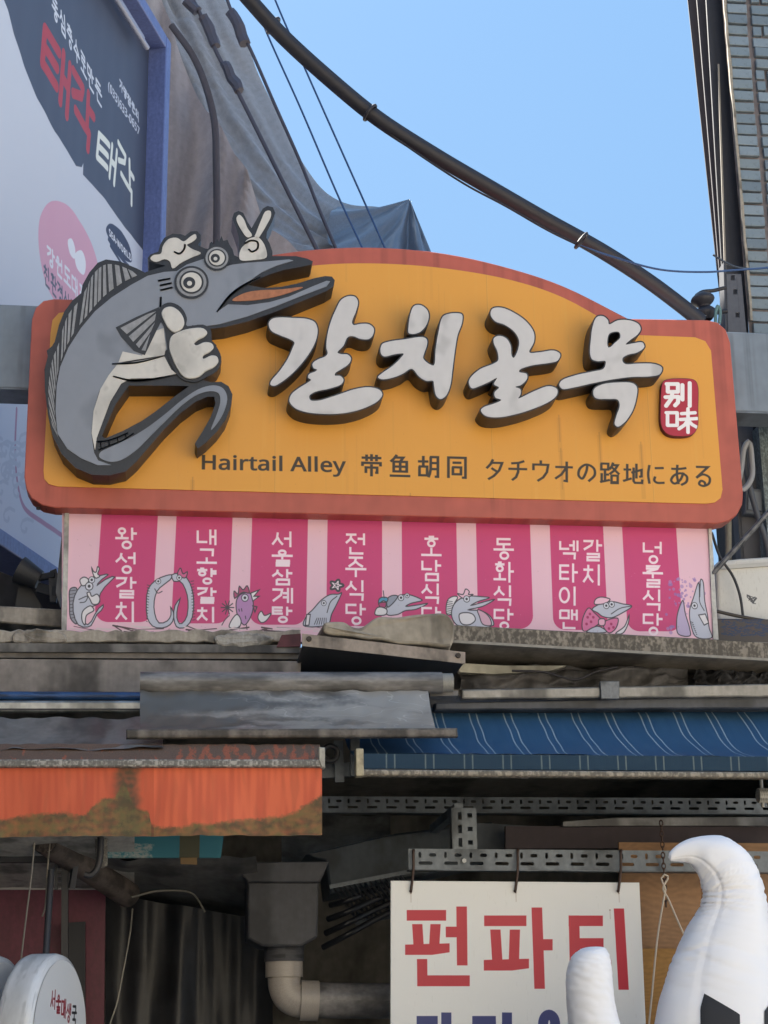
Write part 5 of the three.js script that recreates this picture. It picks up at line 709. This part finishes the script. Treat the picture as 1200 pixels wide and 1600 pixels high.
// inflatable ghost
{
  const z0 = 1.35, G = thing('inflatable_ghost', 'white inflatable ghost with curled tip and black eyes', 'inflatable');
  const cloth = new THREE.MeshPhysicalMaterial({ color: '#f0eff2', roughness: .62, sheen: .3, side: THREE.DoubleSide });
  const rings = [[1044.5, 1340, 1044.5, 1338], [1047, 1345, 1046, 1332], [1062, 1346, 1060, 1318], [1078, 1350, 1088, 1307], [1089, 1364, 1128, 1306], [1096, 1382, 1164, 1330], [1098, 1402, 1188, 1372], [1090, 1424, 1197, 1412], [1075, 1448, 1201, 1448], [1058, 1482, 1207, 1490], [1042, 1522, 1215, 1540], [1030, 1568, 1226, 1590], [1018, 1640, 1242, 1650], [1004, 1740, 1262, 1750], [996, 1850, 1272, 1860], [1000, 2000, 1268, 2010], [1010, 2120, 1255, 2128], [1040, 2150, 1225, 2150]];
  const C = rings.map(([a, b, c, d]) => { const l = P(a, b, z0), r = P(c, d, z0); return { c: l.clone().add(r).multiplyScalar(.5), h: r.sub(l).multiplyScalar(.5) }; });
  const cc = new THREE.CatmullRomCurve3(C.map((k) => k.c), false, 'centripetal'), hc = new THREE.CatmullRomCurve3(C.map((k) => k.h), false, 'centripetal');
  const N = 230, K = 96; const base = P(1100, 2150, z0).y;
  const geo = sheet((u, v) => {
    const c = cc.getPoint(v), h = hc.getPoint(v), a = u * 2 * Math.PI, R = h.length(); const cs = Math.cos(a), sn = Math.sin(a);
    // sewn seam pinches the skin at both sides; puckers radiate from the seam and gather at the bend
    const seam = Math.exp(-Math.pow((Math.abs(Math.abs(a - Math.PI) - Math.PI * .7)) / .05, 2)), bend = Math.exp(-Math.pow((v - .36) / .07, 2)) + .5 * Math.exp(-Math.pow((v - .55) / .05, 2));
    const cr = Math.max(0, .22 - Math.abs(nz(v * 46 + 1.2 * cs, sn * 1.3, 4))) + .3 * Math.max(0, .2 - Math.abs(nz(v * 90, sn * 2.1 + 3, cs * 1.5 + 8))), puck = -(.05 * bend + .006) * cr * (.35 + .65 * Math.abs(Math.cos(a - .6))) * Math.min(1, R / .1), soft = .008 * nz(cs * 1.5, v * 16, sn * 1.5) * Math.min(1, R / .1);
    const k = 1 + (puck + soft - .007 * seam * Math.min(1, R / .12)) / Math.max(R, .02);
    return { x: c.x - h.x * cs * k, y: c.y - h.y * cs * k, z: c.z + R * .82 * sn * k, u: u * 2, v: v * 3 };
  }, K, N);
  const body = part('body', geo, cloth, G); body.updateMatrixWorld(true);
  // eyes lie on the skin
  const rc = new THREE.Raycaster(); const eyeM = M('#26272c', { rough: .7 });
  const onSkin = (u, v) => { const q = P(u, v, z0 + .2); rc.set(V3(q.x, q.y, z0 + 1), V3(0, 0, -1)); const h = rc.intersectObject(body)[0]; return h ? h.point.add(V3(0, 0, .004)) : V3(q.x, q.y, z0); };
  const eyeShape = (mid, edge) => sheet((u, v) => { const a = u * 2 * Math.PI, i = u * edge.length, k = Math.floor(i) % edge.length, w = i - Math.floor(i), e = edge[k], n = edge[(k + 1) % edge.length]; return onSkin(mid[0] + (e[0] + (n[0] - e[0]) * w - mid[0]) * v, mid[1] + (e[1] + (n[1] - e[1]) * w - mid[1]) * v); }, 40, 8);
  part('eye', eyeShape([1122, 1590], [[1103, 1552], [1130, 1570], [1153, 1585], [1152, 1610], [1140, 1640], [1118, 1650], [1100, 1630], [1095, 1600], [1096, 1575]]), eyeM, G); part('eye', eyeShape([1208, 1600], [[1194, 1580], [1205, 1568], [1218, 1575], [1222, 1610], [1214, 1645], [1202, 1645], [1192, 1615]]), eyeM, G);
  part('mouth', eyeShape([1170, 1730], [[1150, 1700], [1190, 1700], [1200, 1740], [1180, 1775], [1155, 1765], [1142, 1735]]), eyeM, G);
  const arm = sheet((u, v) => { const L = [[930, 1479, .2], [928, 1481, 16], [924, 1490, 27], [921, 1510, 34], [921, 1540, 36.5], [925, 1580, 38], [934, 1620, 42], [955, 1680, 48], [990, 1760, 56], [1040, 1840, 60]]; const c = new THREE.CatmullRomCurve3(L.map(([a, b, r]) => V3(a, b, r)), false, 'centripetal').getPoint(v), q = P(c.x, c.y, z0 + .12), r = c.z * .92 * MPP(z0 + .12) , a = u * 2 * Math.PI; const pk = .004 * nz(Math.cos(a) * 3, v * 36, Math.sin(a) * 3); return { x: q.x + Math.cos(a) * (r + pk), y: q.y + .15 * r * Math.sin(a * 2) * 0, z: q.z + Math.sin(a) * (r + pk), u, v }; }, 48, 100);
  part('arm', arm, cloth, G);
  part('base_skirt', (() => { const g = new THREE.CylinderGeometry(.26, .32, Math.max(.02, base + .1), 32, 6); const c = C[C.length - 1].c; g.translate(c.x, (base + .1) / 2, z0); return roughen(g, .01, 6); })(), cloth, G);
  const rp = M('#c7b9a6', { rough: .8 });
  solo('tie_cord', tube([[1037, 1368], [1033, 1372], [1040, 1390], [1038, 1400], [1028, 1460], [1018, 1560], [1006, 1680]].map(([u, v]) => P(u, v, .7)), .0045, { seg: 50 }), rp, 'thin beige cord tied to the chain and hanging straight down', 'cord'); solo('tie_cord', tube([[1037, 1366], [1044, 1370], [1036, 1388], [1044, 1404], [1064, 1450], [1080, 1482], [1110, 1530]].map(([u, v, q]) => P(u, v, q ?? .7)), .0045, { seg: 50 }), rp, 'thin beige cord running from the chain behind the ghost', 'cord');
}
// duct hopper and drain pipe
{
  const D = thing('duct_hopper', 'dark grey square duct hopper above the white drain elbow', 'duct'); const m = M('#4c4c50', { tex: 'grime', size: .8, rough: .7 });
  part('flange', prism([[371, 1347], [514, 1346], [506, 1366], [500, 1378], [388, 1378], [378, 1366]], .28, .36, { bevel: .006 }), m, D); part('case', prism([[387, 1378], [498, 1378], [496, 1464], [470, 1478], [410, 1478], [388, 1466]], .26, .32, { bevel: .008 }), m, D); part('spout', tube([P(444, 1470, .12), P(444, 1503, .12)], .094, { sides: 20, curve: false }), m, D);
  const E = thing('drain_pipe', 'cream plastic elbow joined to a grey drain pipe', 'pipe'); const pv = M('#b5aca3', { tex: 'fine', size: .4, rough: .4 }); const z = .12, r = .083;
  part('collar', tube([P(444, 1500, z), P(444, 1527, z)], .088, { sides: 24, curve: false }), pv, E); part('elbow', tube([P(444, 1526, z), P(445, 1540, z), P(452, 1556, z), P(464, 1562.5, z), P(474, 1563, z)], r * .93, { seg: 24, sides: 24 }), pv, E); part('collar', tube([P(469, 1563, z), P(497, 1564, z)], .092, { sides: 24, curve: false }), pv, E);
  part('pipe', tube([P(496, 1563, z), P(800, 1567, z)], .081, { sides: 24, curve: false }), M('#8b8785', { tex: 'grime', size: .6, rough: .45 }), E); part('pipe', tube([P(800, 1567, z), V3(P(800, 1567, z).x, 0, z)], .081, { sides: 18, curve: false }), M('#8b8785', { tex: 'grime', size: .6, rough: .45 }), E);
  solo('air_duct', prism([[478, 1335], [620, 1302], [770, 1284], [772, 1345], [640, 1372], [516, 1398], [510, 1345]], -.25, .45, { bevel: .01 }), M('#4d565e', { tex: 'grime', size: .8, rough: .6 }), 'dark slanting sheet metal air duct beside the duct hopper', 'duct');
  solo('roof_panel', sheet((u, v) => { const p = P(440 + 170 * u, 1275, -.5).lerp(P(440 + 170 * u, 1360, -1.6), v); p.y += .04 * nz(u * 4, v * 3); return { x: p.x, y: p.y, z: p.z, u: p.x, v: p.z }; }, 30, 12), M('#a7abae', { tex: 'grime', size: .8, rough: .5 }), 'pale torn roof sheet showing under the orange awning end', 'roof sheet');
  for (let i = 0; i < 4; i++) solo('hose', tube([[505 + i * 4, 1480 - i * 22, -.3], [540, 1462 - i * 18, -.2], [580, 1440 - i * 16, -.25], [640, 1410 - i * 12, -.3]].map(([u, v, q]) => P(u, v, q)), .016, { seg: 20 }), M('#25262b', { rough: .35 }), 'black hose running behind the hanging sign to the duct hopper', 'hose', 'black hoses behind the hanging sign');
  const gr = thing('steel_rack', 'dark rack of thin steel slats behind the duct hopper', 'rack'); for (let i = 0; i < 14; i++) part('slat', bar(P(520 + i * 8, 1385 - i * 1.5, -.1), P(560 + i * 8, 1440 - i * 1.5, -.4), .012, .006), M('#6b6c70', { rough: .3, metal: .7 }), gr);
  part('side_rail', bar(P(515, 1386, -.08), P(640, 1362, -.08), .02, .02), angleD, gr); part('side_rail', bar(P(555, 1442, -.4), P(680, 1420, -.4), .02, .02), angleD, gr);
  // awning brackets between the two awnings
  const B = thing('awning_bracket', 'dark steel awning brackets between the orange and blue awnings', 'bracket'); part('plate', prism([[522, 1157], [536, 1157], [538, 1222], [524, 1222]], .5, .02), angleM, B); part('plate', prism([[548, 1150], [562, 1150], [562, 1212], [548, 1212]], .6, .05), angleD, B); part('cross', prism([[500, 1195], [590, 1187], [590, 1210], [500, 1216]], .45, .04), angleD, B); part('pivot', (() => { const p = P(516, 1177, .56), g = new THREE.TorusGeometry(.035, .012, 8, 18); g.translate(p.x, p.y, p.z); return g; })(), M('#2c2d32', { rough: .5 }), B);
}
// left stall under the orange awning
{
  const C = thing('ceiling_panel', 'dusty white ceiling panel above the maroon shop panel', 'ceiling panel'); part('panel', sheet((u, v) => { const p = P(-120 + 330 * u, 1300, 1.0).lerp(P(-120 + 330 * u, 1389, -.3), v); return { x: p.x, y: p.y + .008 * nz(u * 6, v * 5), z: p.z, u: p.x, v: p.z }; }, 24, 10), M('#b8b3ab', { tex: 'grime', size: .7, rough: .9 }), C); part('edge', prism([[-120, 1385], [165, 1386], [165, 1390], [-120, 1390]], -.29, .03), M('#b3aeaa', { rough: .7 }), C);
  const Mn = thing('maroon_panel', 'maroon shop panel behind the round white lightboxes', 'panel'); part('panel', prism([[-120, 1390], [165, 1390], [158, 1980], [-120, 1980]], -.3, .03), M('#6d2740', { tex: 'fine', size: .8, rough: .5 }), Mn); part('black_sign', prism([[96, 1442], [133, 1440], [133, 1640], [97, 1640]], -.2, .06), M('#23242a', { rough: .6 }), Mn); { const p = P(0, 1980, -.3); part('plinth', box(P(-120, 1980, -.3).x, 0, -.36, P(158, 1980, -.3).x, p.y + .02, -.31), shade, Mn); }
  const Bm = thing('lightbox_gantry', 'black steel gantry with ladder brackets above the round lightboxes', 'gantry'); const bk = M('#27272c', { rough: .55 });
  part('beam', prism([[-120, 1331], [92, 1331], [92, 1347], [-120, 1347]], .5, .05), bk, Bm); part('post', prism([[96, 1338], [106, 1338], [106, 1640], [95, 1640]], .5, .06), bk, Bm); part('post', prism([[85.5, 1345], [90, 1345], [90, 1390], [85.5, 1390]], .5, .02), bk, Bm); for (let i = 0; i < 4; i++) part('rung', prism(rect(89, 1352 + i * 9, 97, 1356 + i * 9), .49, .02), bk, Bm); part('brace', bar(P(122, 1322, .55), P(112, 1388, .5), .025, .02), bk, Bm);
  solo('rusty_pipe', tube([P(70, 1312, .75), P(200, 1398, -.1)], .062, { sides: 18, curve: false }), M('#5f5550', { tex: 'grime', size: .5, rough: .7 }), 'brown rusty pipe slanting under the orange awning', 'pipe');
  solo('black_hook', tube([[157, 1308], [156, 1340], [150, 1360], [140, 1368], [132, 1366]].map(([u, v]) => P(u, v, .9)), .014, { seg: 24 }), bk, 'bent black hook hanging from the orange awning', 'hook'); solo('hinge_plate', prism([[148, 1310], [168, 1310], [168, 1352], [160, 1357], [150, 1352]], .86, .02, { bevel: .003 }), M('#85817b', { tex: 'speck', size: .2, rough: .7 }), 'pale metal hinge plate under the orange awning', 'plate');
  const Te = thing('teal_board', 'worn teal board under the orange awning', 'board'); const p0 = P(165, 1345, .6), p1 = P(355, 1300, .6); const [c, x] = canvas(512, 128); x.fillStyle = '#2f6d7a'; x.fillRect(0, 0, 512, 128); for (let i = 0; i < 900; i++) { const X = rr(0, 190), Y = rr(50, 128); if (nz(X / 40, Y / 20) < -.2) continue; x.globalAlpha = .35; x.fillStyle = '#9a9a95'; x.fillRect(X, Y, rr(3, 16), rr(2, 8)); } x.globalAlpha = 1; x.fillStyle = '#4c4a36'; x.fillRect(310, 0, 85, 128); part('panel', rectUV(prism([[165, 1303], [350, 1303], [345, 1340], [166, 1340]], .6, .03), p0.x, p0.y, p1.x, p1.y), new THREE.MeshPhysicalMaterial({ map: canvasTex(c), roughness: .7, side: THREE.DoubleSide }), Te); part('tag', prism([[282, 1340], [308, 1340], [308, 1351], [282, 1350]], .61, .008), M('#7b6240', { rough: .8 }), Te);
  solo('sloped_ceiling', sheet((u, v) => { const p = P(160 + 240 * u, 1340, .55).lerp(P(160 + 250 * u, 1410 + 70 * u, -1.2), v); p.y += .03 * nz(u * 5, v * 4); return { x: p.x, y: p.y, z: p.z, u: p.x, v: p.z }; }, 30, 16), M('#6a6764', { tex: 'grime', size: .9, rough: .9 }), 'stained grey sloping ceiling sheet left of the duct hopper', 'ceiling sheet');
  solo('black_tarpaulin', sheet((u, v) => { const a = P(165 + 260 * u, 1395 + 45 * u, -.35), b = P(165 + 260 * u, 1985, -.35), p = a.lerp(b, v); p.y = p.y * (1 - v) + .0 * v + p.y * v * (v < 1 ? 1 : 0) + 0; p.z += .14 * nz(u * 5 + .5 * v, v * .8, 2) + .025 * nz(u * 13, v * 1.6, 6) + .06 * nz(u * 3, v * 3); return { x: p.x, y: Math.max(.01, p.y), z: p.z, u: p.x, v: p.y }; }, 90, 40), M('#27282c', { tex: 'grime', size: .6, rough: .5 }), 'black tarpaulin curtain hanging beside the maroon panel', 'tarpaulin');
  solo('clear_strip', tube([[207, 1420, -.2], [203, 1460, -.15], [192, 1520, -.12], [182, 1570, -.1], [172, 1600, -.1], [160, 1660, -.1]].map(([u, v, q]) => P(u, v, q)), .004, { seg: 40 }), M('#8a877f', { rough: .25 }), 'twisted clear plastic strip hanging down the black tarpaulin', 'plastic strip');
  solo('lamp_cable', tube([[205, 1402, .1], [250, 1392, .0], [300, 1396, -.1], [312, 1410, -.1], [320, 1425, -.1]].map(([u, v, q]) => P(u, v, q)), .005, { seg: 30 }), M('#6f6b64', { rough: .6 }), 'pale cable sagging under the sloping ceiling', 'cable');
  solo('pull_string', tube([[54, 1316], [50, 1360], [40, 1440], [34, 1490], [26, 1560], [8, 1600], [-10, 1650]].map(([u, v]) => P(u, v, 1.05)), .0035, { seg: 40 }), M('#6d675e', { rough: .8 }), 'thin string hanging from the awning past both round lightboxes', 'string'); solo('pull_string', tube([[78, 1318], [74, 1360], [70, 1420], [66, 1432]].map(([u, v]) => P(u, v, .9)), .0035, { seg: 20 }), M('#6d675e', { rough: .8 }), 'short frayed string hanging under the orange awning', 'string');
  // round lightboxes
  const lb = (cx, cy, z, label, text) => {
    const L = thing('round_lightbox', label, 'lightbox', 'round lightboxes'); const p = P(cx, cy, z), n = V3(.955, 0, .3).normalize(), R = .33, T = .15; const prof = [[0, -T / 2], [R - .03, -T / 2], [R - .008, -T / 2 + .008], [R, -T / 2 + .03], [R, T / 2 - .03], [R - .008, T / 2 - .008], [R - .03, T / 2]].map(([a, b]) => new THREE.Vector2(a, b));
    const q = new THREE.Quaternion().setFromUnitVectors(V3(0, 1, 0), n), tf = (g) => { g.applyQuaternion(q); g.translate(p.x, p.y, p.z); return g; };
    part('rim', tf(new THREE.LatheGeometry(prof, 64)), M('#dcdddf', { tex: 'stain', size: .9, rough: .22 }), L);
    const [c, x] = canvas(512, 512); x.fillStyle = '#dcdddf'; x.fillRect(0, 0, 512, 512);
    if (text) { x.strokeStyle = '#8e2634'; [...'서울매생'].forEach((ch, i) => ink(x, syllable(ch), (X, Y) => [150 + i * 52 + X * 44, 105 + i * 14 + Y * 60], 8, 'round')); x.strokeStyle = '#22232a'; ink(x, syllable('국'), (X, Y) => [362 + X * 44, 150 + Y * 70], 9, 'round'); x.strokeStyle = '#1d1e24'; ink(x, syllable('갈'), (X, Y) => [190 + X * 150, 250 + Y * 150], 34, 'round'); ink(x, syllable('치'), (X, Y) => [190 + X * 150, 400 + Y * 100], 30, 'round'); }
    else { x.fillStyle = '#6f93bd'; x.fillRect(0, 250, 512, 130); x.fillStyle = '#d8cfa8'; x.fillRect(0, 380, 512, 40); }
    const f = new THREE.CircleGeometry(R - .028, 48); const right = V3(0, 1, 0).cross(n).normalize(); f.applyMatrix4(new THREE.Matrix4().makeBasis(right, V3(0, 1, 0), n)); f.translate(p.x + n.x * (T / 2 + .003), p.y, p.z + n.z * (T / 2 + .003)); part('face', f, new THREE.MeshPhysicalMaterial({ map: canvasTex(c), roughness: .3, side: THREE.DoubleSide }), L);
    part('hanger', tube([V3(p.x, p.y + R - .01, p.z), V3(p.x, p.y + R + .35, p.z - .1)], .014), bk, L);
  };
  lb(66, 1620, 1.0, 'round white lightbox with red and black brush lettering', true); lb(-26, 1622, .9, 'round white lightbox with a blue printed band, behind the lettered one', false);
}
// clutter left of the banner
{
  const d = M('#23252b', { rough: .6 });
  const S = thing('flood_lamp', 'black flood lamp with bracket left of the striped banner', 'lamp'); part('head', (() => { const p = P(46, 898, -.35), g = new THREE.CylinderGeometry(.075, .05, .12, 16); g.rotateZ(1.1); g.translate(p.x, p.y, p.z); return g; })(), d, S); part('arm', bar(P(52, 905, -.35), P(86, 898, -.3), .03, .03), d, S); part('bracket', prism([[76, 905], [78, 892], [88, 888], [92, 905], [88, 940], [78, 940]], -.3, .04), d, S); part('foot', bar(P(60, 918, -.35), P(92, 926, -.3), .03, .05), d, S); part('stem', prism([[32, 900], [44, 912], [66, 948], [40, 960], [24, 946]], -.42, .1), d, S);
  solo('dark_roof_edge', prism([[-80, 880], [0, 893], [30, 905], [96, 935], [96, 962], [-80, 950]], -.7, .3), M('#2d2f36', { tex: 'grime', rough: .8 }), 'dark roof edge below the billboard left of the banner', 'roof');
}
// finish: move every thing's origin to its base
for (const o of things) {
  const b = new THREE.Box3().setFromObject(o); const c = V3((b.min.x + b.max.x) / 2, b.min.y, (b.min.z + b.max.z) / 2);
  for (const k of o.children) k.position.sub(c); o.position.copy(c);
}
renderer.render(scene, camera);
